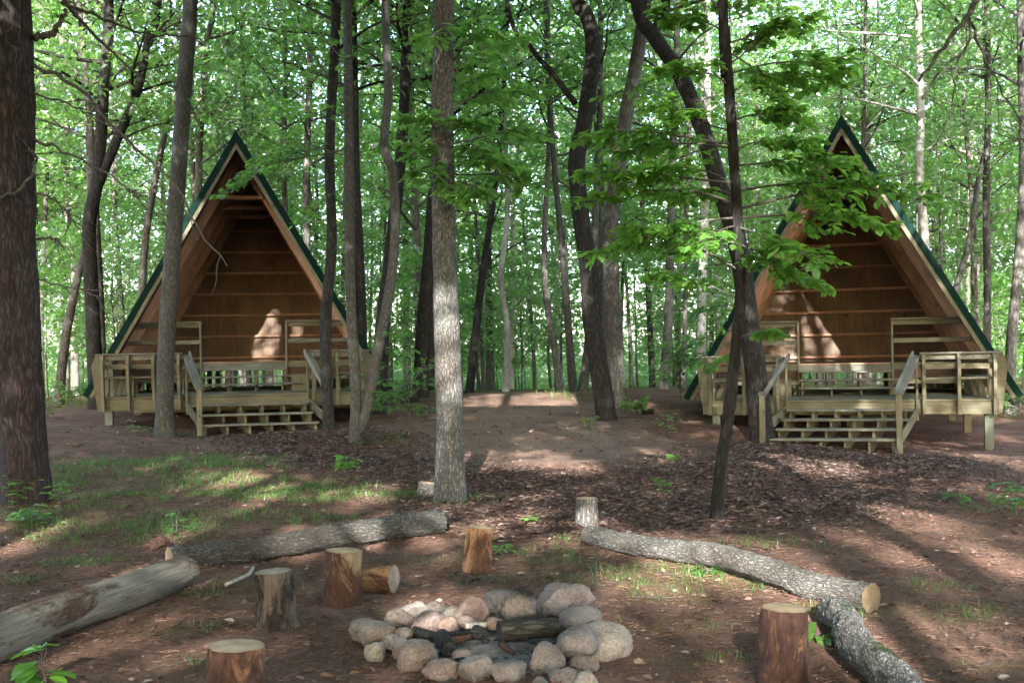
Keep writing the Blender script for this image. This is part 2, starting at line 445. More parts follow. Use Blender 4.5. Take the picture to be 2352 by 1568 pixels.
M['green_metal'] = m
M['leaf_oak'] = leaf_mat('leaf_oak', (.036, .085, .027), (.075, .155, .044), (.125, .22, .062), (.27, .48, .095), .58)
M['leaf_maple'] = leaf_mat('leaf_maple', (.042, .12, .028), (.078, .19, .042), (.13, .255, .058), (.28, .54, .085), .6)
M['leaf_big'] = leaf_mat('leaf_big', (.03, .095, .02), (.068, .175, .032), (.125, .25, .05), (.27, .50, .06), .6, .05)
M['leaf_far'] = leaf_mat('leaf_far', (.055, .115, .042), (.098, .185, .06), (.155, .255, .085), (.32, .53, .145), .58)
M['leaf_bright'] = leaf_mat('leaf_bright', (.06, .17, .02), (.10, .25, .03), (.15, .31, .045), (.22, .42, .04), .5)
M['grass'] = leaf_mat('grass', (.042, .09, .026), (.08, .15, .042), (.17, .21, .075), (.13, .23, .045), .4, .03)
M['chips'] = scatter_mat('chips', [(.0, (.025, .016, .013)), (.35, (.062, .038, .031)), (.7, (.115, .074, .06)), (.94, (.17, .12, .10)), (1, (.26, .21, .18))])
M['litter'] = scatter_mat('litter', [(.0, (.045, .027, .02)), (.5, (.11, .065, .048)), (.9, (.20, .13, .10)), (1, (.36, .29, .24))])
M['needles'] = scatter_mat('needles', [(.0, (.05, .027, .02)), (.6, (.095, .052, .038)), (1, (.16, .095, .068))])

# cut end with growth rings (local z = 0 plane, centre at origin)
def ring_mat(name, a, b, edge, rad_noise=3.0):
    m, nt, nd, ln, bs = new_mat(name)
    mp = mapped(nd, ln, (1, 1, 1), False)
    wv = nd.new('ShaderNodeTexWave'); wv.wave_type = 'RINGS'; wv.rings_direction = 'Z'
    wv.inputs['Scale'].default_value = 28; wv.inputs['Distortion'].default_value = 2.5; wv.inputs['Detail'].default_value = 3; wv.inputs['Detail Scale'].default_value = 1.2
    ln.new(mp.outputs[0], wv.inputs['Vector'])
    n2 = noise(nd, ln, mp.outputs[0], 9, 4)
    c = mixc(nd, ln, wv.outputs['Fac'], a, b)
    rp = ramp(nd, [(.35, (.62, .56, .5)), (.65, (1.05, 1.05, 1.05))]); ln.new(n2.outputs['Fac'], rp.inputs[0])
    c = mixc(nd, ln, 1.0, c, rp.outputs[0], 'MULTIPLY')
    at = nd.new('ShaderNodeAttribute'); at.attribute_name = 'rim'
    c = mixc(nd, ln, at.outputs['Fac'], c, edge)
    ln.new(c, bs.inputs['Base Color']); bs.inputs['Roughness'].default_value = .85
    bumpn(nd, ln, wv.outputs['Fac'], .15, .003, bs)
    return m
M['ring_fresh'] = ring_mat('ring_fresh', (.36, .235, .13), (.44, .31, .19), (.15, .085, .045))
M['ring_pink'] = ring_mat('ring_pink', (.42, .27, .19), (.48, .34, .24), (.27, .185, .095))
M['ring_old'] = ring_mat('ring_old', (.20, .15, .11), (.30, .24, .18), (.10, .075, .055))
M['ring_tan'] = ring_mat('ring_tan', (.13, .092, .05), (.17, .128, .073), (.10, .075, .05))

# ------------------------------------------------------------------ ground
def axis_grid(lo, hi, step, lo2, hi2):
    a = list(np.arange(lo, hi + 1e-6, step)); s = step
    while a[-1] < hi2: s *= 1.22; a.append(a[-1] + s)
    s = step; b = []
    x = lo
    while x > lo2: s *= 1.22; x -= s; b.append(x)
    return np.array(b[::-1] + a)
PATHPOLY = [(1080, 1085), (1000, 1010), (1040, 905), (1330, 905), (1380, 960), (1560, 1040), (1350, 1085)]
MULCH = [(470, 1000), (820, 990), (980, 1040), (1080, 1075), (1400, 1080), (1640, 1040), (1720, 1010), (2080, 1045), (2250, 1055), (2180, 1120), (2050, 1180), (1700, 1235), (1420, 1225), (1240, 1245), (1080, 1190), (880, 1095), (640, 1060)]
def inpoly(px, py, poly):
    r = np.zeros(np.shape(px), bool); n = len(poly)
    for i in range(n):
        x1, y1 = poly[i]; x2, y2 = poly[(i + 1) % n]
        c = ((y1 > py) != (y2 > py)) & (px < (x2 - x1) * (py - y1) / (y2 - y1 + 1e-9) + x1)
        r ^= c
    return r
def world_poly(poly):
    return [tuple(gat(a, b).xy) for a, b in poly]
MULCH_W = world_poly(MULCH); PATH_W = world_poly(PATHPOLY)
GRASS_E = [  # ellipses on the ground: picture centre, radius x, radius y (metres), density
    (330, 1080, 1.9, 2.2, .9), (150, 1180, .9, 1.0, .5), (520, 1125, 2.0, .9, .9), (730, 1140, 1.4, .7, .9), (880, 1135, .9, .4, .8), (310, 1220, 1.0, .8, .8), (200, 1290, .35, .4, .8), (560, 1190, 1.6, .5, .5),
    (1400, 1265, .55, .3, 1.1), (1480, 1320, .75, .45, 1.2), (1560, 1370, .4, .25, 1.0), (1290, 1300, .7, .4, .7), (1720, 1345, .4, .3, 1.1), (1060, 1150, .5, .35, .9), (1130, 1330, .5, .25, .6),
    (1960, 1400, .35, .25, 1.0), (2200, 1400, .35, .2, .6), (2190, 1420, .3, .2, .6), (60, 1330, .35, .3, .8), (430, 1450, .35, .15, .7), (560, 1360, .5, .25, .4), (1000, 1290, .4, .25, .5), (1180, 1270, .5, .2, .5),
    (1520, 1445, .4, .2, .5), (500, 1530, .3, .12, .5), (1330, 1240, .3, .2, .7), (2300, 1530, .3, .15, .6), (2150, 1350, .3, .2, .5), (1620, 1520, .3, .15, .4), (1750, 1250, .8, .3, .5), (400, 1000, .8, .6, .4), (900, 1010, .8, .8, .3), (2320, 1170, .5, .6, .5), (1340, 910, 1.2, 1.2, .7), (150, 930, 2.0, 2.0, .5), (2330, 950, 1.2, 1.5, .6)]
GRASS_W = []
for a, b, rx, ry, dn in GRASS_E:
    g = gat(a, b); GRASS_W.append((g.x, g.y, rx, ry, dn))
def grass_density(x, y):
    d = np.zeros(np.shape(x))
    for gx, gy, rx, ry, dn in GRASS_W:
        q = ((x - gx) / rx) ** 2 + ((y - gy) / ry) ** 2
        d = np.maximum(d, dn * np.clip(1.25 - q, 0, 1))
    return d
xs = axis_grid(-13, 13, .13, -420, 420); ys = axis_grid(3, 30, .13, -200, 700)
XX, YY = np.meshgrid(xs, ys)
ZZ = Gv(XX.ravel(), YY.ravel()).reshape(XX.shape)
ny, nx = XX.shape
idx = np.arange(ny * nx).reshape(ny, nx)
q = np.stack([idx[:-1, :-1], idx[:-1, 1:], idx[1:, 1:], idx[1:, :-1]], -1).reshape(-1, 4)
gm = mesh_np('ground', np.stack([XX, YY, ZZ], -1).reshape(-1, 3), q.ravel(), np.full(len(q), 4), None, True)
xr, yr = XX.ravel(), YY.ravel()
jit = .35 * vnoise(np.stack([xr * 1.3, yr * 1.3, xr * 0], -1), 8)
z_mulch = sum(inpoly(xr + jit + a, yr + jit + b, MULCH_W).astype(float) for a, b in ((0, 0), (.45, 0), (-.45, 0), (0, .6), (0, -.6), (.3, .4), (-.3, .4), (.3, -.4), (-.3, -.4))) / 9
z_mulch = np.clip(z_mulch + .35 * vnoise(np.stack([xr * 2.1, yr * 2.1, xr * 0], -1), 31) * (z_mulch > 0) * (z_mulch < 1), 0, 1) * .85
z_path = sum(inpoly(xr + jit + a, yr + jit + b, PATH_W).astype(float) for a, b in ((0, 0), (.6, 0), (-.6, 0), (0, .9), (0, -.9), (.4, .6), (-.4, .6), (.4, -.6), (-.4, -.6))) / 9
z_grass = np.clip(grass_density(xr, yr), 0, 1)
pit = gat(1120, 1480)
z_pit = np.clip(1.0 - np.hypot((xr - pit.x) / .62, (yr - pit.y) / .55), 0, 1) * 3
z_far = np.clip((yr - 29) / 6, 0, 1)
ca = gm.color_attributes.new('zone', 'FLOAT_COLOR', 'POINT')
ca.data.foreach_set('color', np.stack([z_mulch, z_path, z_grass, np.ones_like(xr)], -1).astype(np.float32).ravel())
ca2 = gm.color_attributes.new('zone2', 'FLOAT_COLOR', 'POINT')
ca2.data.foreach_set('color', np.stack([np.clip(z_pit, 0, 1), z_far, xr * 0, np.ones_like(xr)], -1).astype(np.float32).ravel())
m, nt, nd, ln, bs = new_mat('forest_floor')
tc = nd.new('ShaderNodeTexCoord')
n1 = noise(nd, ln, tc.outputs['Object'], 2.2, 8, .7); n2 = noise(nd, ln, tc.outputs['Object'], 28, 6, .75); n3 = noise(nd, ln, tc.outputs['Object'], .55, 4)
rA = ramp(nd, [(.25, (.046, .026, .018)), (.45, (.12, .068, .048)), (.6, (.20, .12, .089)), (.8, (.30, .198, .152))])
mx = nd.new('ShaderNodeMath'); mx.operation = 'MULTIPLY_ADD'; mx.inputs[1].default_value = .6
ln.new(n2.outputs['Fac'], mx.inputs[0]); h1 = nd.new('ShaderNodeMath'); h1.operation = 'MULTIPLY'; h1.inputs[1].default_value = .4
ln.new(n1.outputs['Fac'], h1.inputs[0]); ln.new(h1.outputs[0], mx.inputs[2]); ln.new(mx.outputs[0], rA.inputs[0])
rM = ramp(nd, [(.3, (.026, .016, .012)), (.5, (.07, .042, .032)), (.7, (.135, .083, .065))]); ln.new(n2.outputs['Fac'], rM.inputs[0])
rP = ramp(nd, [(.3, (.12, .077, .056)), (.5, (.20, .133, .10)), (.7, (.275, .19, .148))]); ln.new(mx.outputs[0], rP.inputs[0])
rG = ramp(nd, [(.3, (.05, .048, .02)), (.5, (.11, .09, .042)), (.7, (.2, .135, .08))]); ln.new(mx.outputs[0], rG.inputs[0])
rB = ramp(nd, [(.3, (.02, .018, .017)), (.6, (.10, .095, .09)), (.8, (.25, .24, .23))]); ln.new(n2.outputs['Fac'], rB.inputs[0])
za = nd.new('ShaderNodeVertexColor'); za.layer_name = 'zone'; zb = nd.new('ShaderNodeVertexColor'); zb.layer_name = 'zone2'
sa = nd.new('ShaderNodeSeparateColor'); ln.new(za.outputs[0], sa.inputs[0]); sb = nd.new('ShaderNodeSeparateColor'); ln.new(zb.outputs[0], sb.inputs[0])
c = mixc(nd, ln, sa.outputs[1], rA.outputs[0], rP.outputs[0])
c = mixc(nd, ln, sa.outputs[0], c, rM.outputs[0])
gf = nd.new('ShaderNodeMath'); gf.operation = 'MULTIPLY'; gf.inputs[1].default_value = .6; ln.new(sa.outputs[2], gf.inputs[0])
c = mixc(nd, ln, gf.outputs[0], c, rG.outputs[0])
c = mixc(nd, ln, sb.outputs[0], c, rB.outputs[0])
c = mixc(nd, ln, sb.outputs[1], c, (.075, .085, .03))
rL = ramp(nd, [(.35, (.75, .72, .72)), (.65, (1.15, 1.12, 1.1))]); ln.new(n3.outputs['Fac'], rL.inputs[0])
c = mixc(nd, ln, 1.0, c, rL.outputs[0], 'MULTIPLY')
ln.new(c, bs.inputs['Base Color']); bs.inputs['Roughness'].default_value = .95; bs.inputs['Specular IOR Level'].default_value = .1
bumpn(nd, ln, n2.outputs['Fac'], .8, .03, bs)
gm.materials.append(m)
tag(obj('ground', gm), 'reddish brown forest floor of bare earth, pine duff and mulch', 'ground', kind='structure')


# ------------------------------------------------------------------ boards and prisms
_bcache = {}
def board_mesh(name, L, w, t, mat):
    key = (round(L, 3), round(w, 3), round(t, 3), mat)
    if key not in _bcache:
        b = min(.006, w * .2, t * .2)
        sec = [(-w / 2 + b, -t / 2), (w / 2 - b, -t / 2), (w / 2, -t / 2 + b), (w / 2, t / 2 - b), (w / 2 - b, t / 2), (-w / 2 + b, t / 2), (-w / 2, t / 2 - b), (-w / 2, -t / 2 + b)]
        v = [(x, y, z) for x in (-L / 2, L / 2) for y, z in sec]
        g = Geo(); f = [(k, (k + 1) % 8, 8 + (k + 1) % 8, 8 + k) for k in range(8)]
        f = [tuple(reversed(q)) for q in f]
        g.add(v, f + [tuple(range(8)), tuple(range(15, 7, -1))])
        _bcache[key] = g.mesh(name, M[mat])
    return _bcache[key]
def board(name, p0, p1, w, t, n, mat, parent):
    """a plank from p0 to p1 (centre line), w wide, t thick along n"""
    p0, p1, n = Vector(p0), Vector(p1), Vector(n)
    x = (p1 - p0); L = x.length; x = x / L
    z = (n - x * n.dot(x)).normalized(); y = z.cross(x)
    o = bpy.data.objects.new(name, board_mesh(name, L, w, t, mat))
    mt = Matrix((x, y, z)).transposed().to_4x4(); mt.translation = (p0 + p1) / 2
    link(o, parent); o.matrix_local = mt
    return o
def prism(name, poly, h0, h1, frame, mat, parent):
    """poly in (x, z) of frame, extruded along frame y from h0 to h1; frame = (origin, x, y, z)"""
    n = len(poly)
    v = [(a, h0, b) for a, b in poly] + [(a, h1, b) for a, b in poly]
    g = Geo(); g.add(v, [tuple(range(n)), tuple(range(2 * n - 1, n - 1, -1))] + [(k, n + k, n + (k + 1) % n, (k + 1) % n) for k in range(n)])
    o = bpy.data.objects.new(name, g.mesh(name, M[mat]))
    org, x, y, z = [Vector(q) for q in frame]
    mt = Matrix((x, y, z)).transposed().to_4x4(); mt.translation = org
    link(o, parent); o.matrix_local = mt
    return o

HALF, RISE, FOOT = 3.05, 5.28, .95
DK = .9                      # deck top (local z)
PZ = DK + .62                # sleeping platform top
DF = -1.5                    # deck front edge (local v)
RD = 5.6                     # roof depth
WALLV = 4.9
def cabin(loc, rz, label, stairs, nris, fences, sk):
    root = empty('frame_cabin', loc, rz)
    tag(root, label, 'cabin', 'two open A-frame cabins')
    Rinv = Matrix.Rotation(-rz, 3, 'Z')
    Rf = Matrix.Rotation(rz, 3, 'Z')
    def gz(u, v):
        w = Rf @ Vector((u, v, 0)) + Vector(loc)
        return G(w.x, w.y) - loc[2]
    UP = (0, 0, 1)
    # roof
    for s in (-1, 1):
        fr = (Vector((s * HALF, 0, FOOT)), Vector((-s * .5, 0, .8661)).normalized(), Vector((0, 1, 0)) if s < 0 else Vector((0, -1, 0)), None)
        x = fr[1]; z = Vector((-s * .8661, 0, -.5)).normalized(); y = z.cross(x)
        sg = 1 if y.y > 0 else -1
        frame = (fr[0], x, y, z)
        L = 6.098
        def slab(name, d0, d1, v0, v1, mat, s0=0.0, par=root):
            a, b = sorted((v0 * sg, v1 * sg))
            return prism(name, [(s0, d0), (s0, d1), (L - 1.732 * d1, d1), (L - 1.732 * d0, d0)][::1], a, b, frame, mat, par)
        rp_ = slab('roof_panel', 0, .04, .012, RD, 'green_metal', -.05)
        for k in range(7):
            g = Geo()
            vv = sg * (.25 + k * .84)
            b = .02
            pts = [(xx, vv + yy, zz) for xx in (-.05, L - .1) for yy, zz in ((-b, 0.002), (b, 0.002), (b * .5, -.03), (-b * .5, -.03))]
            g.add(pts, [(0, 1, 5, 4), (1, 2, 6, 5), (2, 3, 7, 6), (3, 0, 4, 7), (3, 2, 1, 0), (4, 5, 6, 7)])
            obj('roof_rib', g.mesh('roof_rib', M['green_metal']), rp_)
        slab('rake_trim', -.012, .105, -.03, .01, 'green_metal', -.06)
        slab('barge_board', .107, .18, -.018, .022, 'lumber', -.02)
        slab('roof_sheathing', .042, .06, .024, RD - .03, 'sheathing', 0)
        for v in (1.0, 2.2, 3.4, 4.72):
            slab('rafter', .0605, .255, v, v + .042, 'cedar', .02)
        slab('rafter', .0605, .17, .03, .07, 'cedar', .02)
    g = Geo()
    pts = [(u, v, z) for v in (-.028, RD) for u, z in ((-.10, FOOT + RISE - .155), (0, FOOT + RISE + .022), (.10, FOOT + RISE - .155), (0, FOOT + RISE + .006))]
    g.add(pts, [(0, 1, 5, 4), (1, 2, 6, 5), (2, 3, 7, 6), (3, 0, 4, 7), (3, 2, 1, 0), (4, 5, 6, 7)])
    obj('ridge_cap', g.mesh('ridge_cap', M['green_metal']), root)
    for k, v in enumerate((1.0, 2.2, 3.4)):
        z = 5.02 - .05 * k; hw = (FOOT + RISE - .51 - z) / 1.732 + .05
        board('collar_tie', (-hw, v - .022, z), (hw, v - .022, z), .09, .038, (0, 1, 0), 'cedar', root)
    # back wall
    zt = FOOT + RISE - .14; hb = (zt - (PZ - .2)) / 1.732
    wall = prism('back_wall', [(PZ - .2, -hb), (PZ - .2, hb), (zt, .01), (zt, -.01)], WALLV, WALLV + .03,
                 ((0, 0, 0), (0, 0, 1), (0, 1, 0), (1, 0, 0)), 'plywood', root)
    for k in range(7):
        z = PZ + .1 + .52 * k
        hw = (FOOT + RISE - .40 - z) / 1.732
        board('girt', (-hw, WALLV - .047, z), (hw, WALLV - .047, z), .055, .09, (0, 1, 0), 'cedar', root)
    # deck
    nb = int((WALLV - DF) / .147)
    for k in range(nb):
        v = DF - .02 + .07 + k * .147
        board('deck_board', (-2.45, v, DK - .019), (2.45, v, DK - .019), .14, .038, UP, 'lumber', root)
    board('fascia', (-2.47, DF + .01, DK - .15), (2.47, DF + .01, DK - .15), .215, .038, (0, 1, 0), 'lumber', root)
    for s in (-1, 1):
        board('fascia', (s * 2.45, DF + .032, DK - .152), (s * 2.45, WALLV, DK - .152), .21, .038, (1, 0, 0), 'lumber', root)
    board('fascia', (-2.43, WALLV - .02, DK - .152), (2.43, WALLV - .02, DK - .152), .21, .038, (0, 1, 0), 'lumber', root)
    for u in (-2.32, 0.1, 2.32):
        for v in (DF + .16, 1.7, 4.6):
            z0 = gz(u, v) - .15
            if DK - .26 - z0 > .05:
                board('deck_post', (u, v, z0), (u, v, DK - .045), .14, .14, (0, 1, 0), 'post_green' if v < 0 else 'lumber', root)
    for k in range(13):  # unseen joists, put in to darken the space under the deck
        u = -2.38 + k * .3967
        board('deck_joist', (u, DF + .035, DK - .131), (u, WALLV - .045, DK - .131), .18, .036, (1, 0, 0), 'lumber', root)
    for v in (1.62, 4.52):  # unseen low beams, added to block light coming through from behind
        board('shade_beam', (-2.4, v, DK - .335), (2.4, v, DK - .335), .225, .08, (0, 1, 0), 'lumber', root)
    # sleeping platform
    for k in range(4):
        board('platform_sheet', (-1.83 + 1.22 * k - .605, (WALLV + .97) / 2, PZ - .012), (-1.83 + 1.22 * k + .605, (WALLV + .97) / 2, PZ - .012), WALLV - .98, .022, UP, 'plywood', root)
    board('platform_edge', (-.87, .965, PZ - .014), (.87, .965, PZ - .014), .03, .03, UP, 'cedar', root)
    board('rim_joist', (-.87, .955, PZ - .105), (.87, .955, PZ - .105), .14, .038, (0, 1, 0), 'lumber_grey', root)
    for s in (-1, 1):
        board('rim_joist', (s * .915, .94, PZ - .07), (s * 2.36, .94, PZ - .07), .14, .038, (0, 1, 0), 'lumber', root)
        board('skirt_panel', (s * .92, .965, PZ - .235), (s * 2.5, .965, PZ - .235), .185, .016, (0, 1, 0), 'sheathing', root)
        board('skirt_rail', (s * .915, .945, PZ - .375), (s * 2.55, .945, PZ - .375), .088, .038, (0, 1, 0), 'lumber', root)
        # guard rail
        hz = lambda z: (FOOT + RISE - .12 - z) / 1.732 - .05
        board('guard_post', (s * .89, .915, DK + .002), (s * .89, .915, PZ + .83), .038, .088, (0, 1, 0), 'lumber_grey', root)
        board('guard_rail', (s * .871, .93, PZ + .85), (s * hz(PZ + .85), .93, PZ + .85), .10, .036, UP, 'lumber_grey', root)
        board('guard_rail', (s * .912, .945, PZ + .78), (s * hz(PZ + .78), .945, PZ + .78), .088, .036, (0, 1, 0), 'lumber', root)
        board('guard_rail', (s * .912, .915, PZ + .43), (s * hz(PZ + .43), .915, PZ + .43), .088, .036, (0, 1, 0), 'lumber_grey', root)
        for v in (1.02, 2.9, 4.8):
            for u in (.95, 2.25):
                board('platform_post', (s * u, v, DK + .001), (s * u, v, PZ - .03), .088, .088, (0, 1, 0), 'lumber', root)
        for k in range(9):
            board('skirt_board', (s * (1.25 + .135 * k), 3.2, DK + .001), (s * (1.25 + .135 * k), 3.2, PZ - .03), .13, .018, (0, 1, 0), 'lumber', root)
    # inner steps to the platform
    for k in (1, 2, 3):
        v = .86 - .25 * (3 - k)
        board('inner_tread', (-.87, v - .07, DK + .15 * k), (.87 + (.35 if k < 3 else 0), v - .07, DK + .15 * k), .22, .036, UP, 'lumber_grey', root)
    for u in (-.82, -.27, .28, .82):
        for k in (1, 2, 3):
            v = .86 - .25 * (3 - k)
            board('step_support', (u, v - .05, DK + .001), (u, v - .05, DK + .15 * k - .018), .038, .088, (0, 1, 0), 'lumber', root)
    sd = 1 if stairs[0] + stairs[1] > 0 else -1
    board('bench_end', (sd * 1.2, .25, DK + .002), (sd * 1.2, .25, DK + .34), .36, .036, (0, 1, 0), 'lumber', root)
    # bench-back fence runs: (start, end, outward, number of uprights)
    for (a, b, out, n) in fences:
        a, b, out = Vector((*a, 0)), Vector((*b, 0)), Vector((*out, 0))
        dirv = (b - a).normalized()
        zv = Vector((0, 0, 1))
        pos = [a + (b - a) * (k / max(1, n - 1)) for k in range(n)]
        for p in pos:
            prism('fence_upright', [(.0, -.26), (.10, -.26), (.20, .58), (.12, .785), (.045, .785), (.012, .3)], -.026, .026,
                  (p + zv * DK, out, zv.cross(out), zv), 'lumber', root)
        e0, e1 = a - dirv * .06, b + dirv * .06
        board('fence_cap', e0 + out * .075 + zv * (DK + .802), e1 + out * .075 + zv * (DK + .802), .10, .03, (0, 0, 1), 'lumber_grey', root)
        board('fence_board', e0 + out * .022 + zv * (DK + .735), e1 + out * .022 + zv * (DK + .735), .092, .036, out, 'lumber_grey', root)
        board('fence_board', e0 + out * .006 + zv * (DK + .57), e1 + out * .006 + zv * (DK + .57), .092, .036, out - zv * .1, 'lumber', root)
        for w in (.09, .24):
            board('bench_slat', e0 - out * w + zv * (DK + .36), e1 - out * w + zv * (DK + .36), .14, .036, zv, 'lumber', root)
        for p in pos:
            q = p + dirv * .04
            board('bench_leg', q - out * .27 + zv * (DK + .34), q - out * .16 + zv * (DK + .002), .088, .036, dirv, 'lumber', root)
    # stairs: each step down is shifted sideways by sk, towards the fire ring
    u0, u1 = stairs; run = .28
    nf = nris - 1
    ush = lambda v: sk * ((DF - v) / run - nf - .35)
    rise = (DK - gz((u0 + u1) / 2, DF - run * nris)) / nris
    for k in range(1, nris):
        z = DK - rise * k - .019; v = DF - .02 - run * k
        d = ush(v + .14)
        for j in (0, 1):
            board('tread', (u0 + .02 + d, v + .05 + j * .146, z), (u1 - .02 + d, v + .05 + j * .146, z), .14, .038, UP, 'lumber_grey', root)
    ns = 6
    for j in range(ns):
        u = u0 + .1 + (u1 - u0 - .2) * j / (ns - 1)
        vend = DF - run * nf + .05
        zb = gz(u, vend) - .05
        poly = [(DF - .0212, DK - rise - .0385)]
        for k in range(1, nris):
            poly.append((DF + .05 - run * k, DK - rise * k - .0385))
            if k < nris - 1: poly.append((DF + .05 - run * k, DK - rise * (k + 1) - .0385))
        poly.append((vend - .004, zb)); poly.append((vend + .12, zb)); poly.append((DF - .0212, DK - rise - .34))
        n = len(poly)
        vs = [(u + w + ush(a_), a_, b_) for w in (-.019, .019) for a_, b_ in poly]
        g = Geo(); g.add(vs, [tuple(range(n)), tuple(range(2 * n - 1, n - 1, -1))] + [(q, n + q, n + (q + 1) % n, (q + 1) % n) for q in range(n)])
        obj('stringer', g.mesh('stringer', M['lumber']), root)
    vn = DF - run * nf - .10
    for s, ub in ((-1, u0 - .03), (1, u1 + .03)):
        u = ub; ut = ub + ush(DF)
        zb = gz(u, vn) - .12
        zt = DK + .13
        board('newel_post', (u, vn, zb), (u, vn, zt), .095, .095, (0, 1, 0), 'lumber', root)
        board('newel_post', (ut, DF - .055, DK - .36), (ut, DF - .055, DK + .70), .088, .038, (1, 0, 0), 'lumber', root)
        a = Vector((u, vn - .05, zt + .015)); b = Vector((ut, DF + .0, DK + .755))
        nn = (b - a).normalized().cross(Vector((1, 0, 0)))
        board('handrail', a, b, .14, .036, nn, 'lumber_grey', root)
        board('handrail', a + Vector((-s * .055, .0, .05)), b + Vector((-s * .055, 0, .05)), .038, .085, nn, 'lumber_grey', root)
        board('skirt_stringer', (u + s * .01, vn + .07, zb + .32), (ut + s * .01, DF - .04, DK - .2), .19, .036, (1, 0, 0), 'lumber', root)
    return root

CL = Vector((-5.57, 22.5, .05)); CRR = Vector((6.35, 20.9, -.21))
cabin(tuple(CL), R(9), 'left open A-frame cabin with green metal roof, behind slim grey trunk', (-.5, 1.7), 4,
      [((-2.38, DF), (-1.0, DF), (0, -1), 4), ((1.5, DF), (2.42, DF), (0, -1), 3), ((-2.47, DF + .35), (-2.47, .55), (-1, 0), 4), ((2.47, DF + .3), (2.47, .55), (1, 0), 4)], .10)
cabin(tuple(CRR), R(-16), 'right open A-frame cabin with green metal roof, deck high off the ground', (-1.39, .75), 5,
      [((1.26, DF), (2.40, DF), (0, -1), 3), ((-2.40, DF), (-1.2, DF), (0, -1), 3), ((2.47, DF + .35), (2.47, .55), (1, 0), 4), ((-2.47, DF + .3), (-2.47, .55), (-1, 0), 4)], -.085)

# ------------------------------------------------------------------ trees
# gaps in the canopy along the sun's direction: (point lit, radius)
def cabin_pt(loc, rz, u, v, z):
    return Matrix.Rotation(rz, 3, 'Z') @ Vector((u, v, z)) + loc
GAPS = [(cabin_pt(CL, R(9), .05, 4.9, 2.55), .34), (cabin_pt(CL, R(9), .15, 4.9, 2.3), .55), (cabin_pt(CL, R(9), .1, 4.9, 1.75), .36), (cabin_pt(CL, R(9), 1.0, 4.9, 2.2), .25), (cabin_pt(CL, R(9), -.6, 4.9, 1.7), .22),
        (cabin_pt(CRR, R(-16), -.35, 4.9, 2.35), .72), (cabin_pt(CRR, R(-16), .5, 4.9, 1.95), .5), (cabin_pt(CRR, R(-16), -1.1, 4.9, 1.8), .40)]
for a, b, r in ((1560, 1275, .36), (1660, 1285, .3), (1760, 1300, .38), (1940, 1420, .3), (900, 1215, .34), (780, 1235, .3), (1040, 1390, .2), (980, 1395, .18), (300, 1350, .3), (1910, 1370, .22), (1990, 1440, .28), (2060, 1540, .22), (1050, 1380, .14), (960, 1390, .1), (1000, 1225, .2), (700, 1240, .25),
                (400, 1340, .2), (180, 1390, .25), (1100, 1060, .5), (1230, 1055, .45), (1330, 1070, .3), (1500, 1050, .3), (680, 1130, .45), (520, 1105, .4), (900, 1130, .35), (980, 1110, .3), (1160, 1195, .2),
                (1350, 1230, .2), (1780, 1060, .45), (1900, 1075, .3), (2250, 1050, .35), (2330, 1075, .3), (2100, 1190, .35), (2250, 1280, .3), (2050, 1260, .25), (110, 1210, .25), (420, 1240, .2),
                (1120, 920, .6), (1260, 915, .7), (1450, 925, .4), (1480, 1330, .25), (1720, 1345, .2), (1780, 1370, .1), (790, 1260, .1), (540, 1470, .12), (2200, 1470, .25), (1100, 1215, .1), (60, 1250, .15),
                (2180, 930, .35), (1870, 960, .3), (500, 830, .3), (700, 900, .25)):
    GAPS.append((gat(a, b), r * 1.2 + .03))
GP = np.array([tuple(p) for p, r in GAPS]); GR = np.array([r for p, r in GAPS]); SV = np.array(tuple(S))
def carve(pos, extra=0.0):
    """mask of leaves that stay"""
    keep = np.ones(len(pos), bool)
    for p, r in zip(GP, GR):
        w = pos - p; t = w @ SV
        d = np.linalg.norm(w - t[:, None] * SV, axis=1)
        keep &= ~((d < r + extra) & (t > 1.0))
    return keep

def trunk_geo(geo, path, r0, r1, seg=12, n=40, flare=.35, flare_h=.5, bump=.05, bscale=3.0, seed=0, power=.8):
    pth = smooth_path(path, n)
    s = np.linspace(0, 1, n)
    rad = r1 + (r0 - r1) * (1 - s) ** power
    dz = np.linalg.norm(pth - pth[0], axis=1)
    rad = rad * (1 + flare * np.exp(-(dz / flare_h) ** 1.2 * 1.5))
    tube(geo, pth, rad, seg, bump, bscale, seed, lobe=min(.28, flare * .5))
    return pth, rad
def limb(geo, a, b, r0, r1, sag=.1, n=7, seg=5, rng=random, wob=.06):
    a, b = np.array(a, float), np.array(b, float)
    t = np.linspace(0, 1, n)[:, None]
    p = a + (b - a) * t
    L = np.linalg.norm(b - a)
    p[:, 2] += -sag * L * (t[:, 0] ** 2 - t[:, 0]) * -1 if False else sag * L * np.sin(t[:, 0] * math.pi)
    off = np.array([rng.uniform(-1, 1) for _ in range(3)]); off2 = np.array([rng.uniform(-1, 1) for _ in range(3)])
    p += wob * L * (np.sin(t * math.pi) * off + .5 * np.sin(t * 2 * math.pi) * off2)
    tube(geo, p, np.linspace(r0, r1, n), seg, cap=False)
    return p

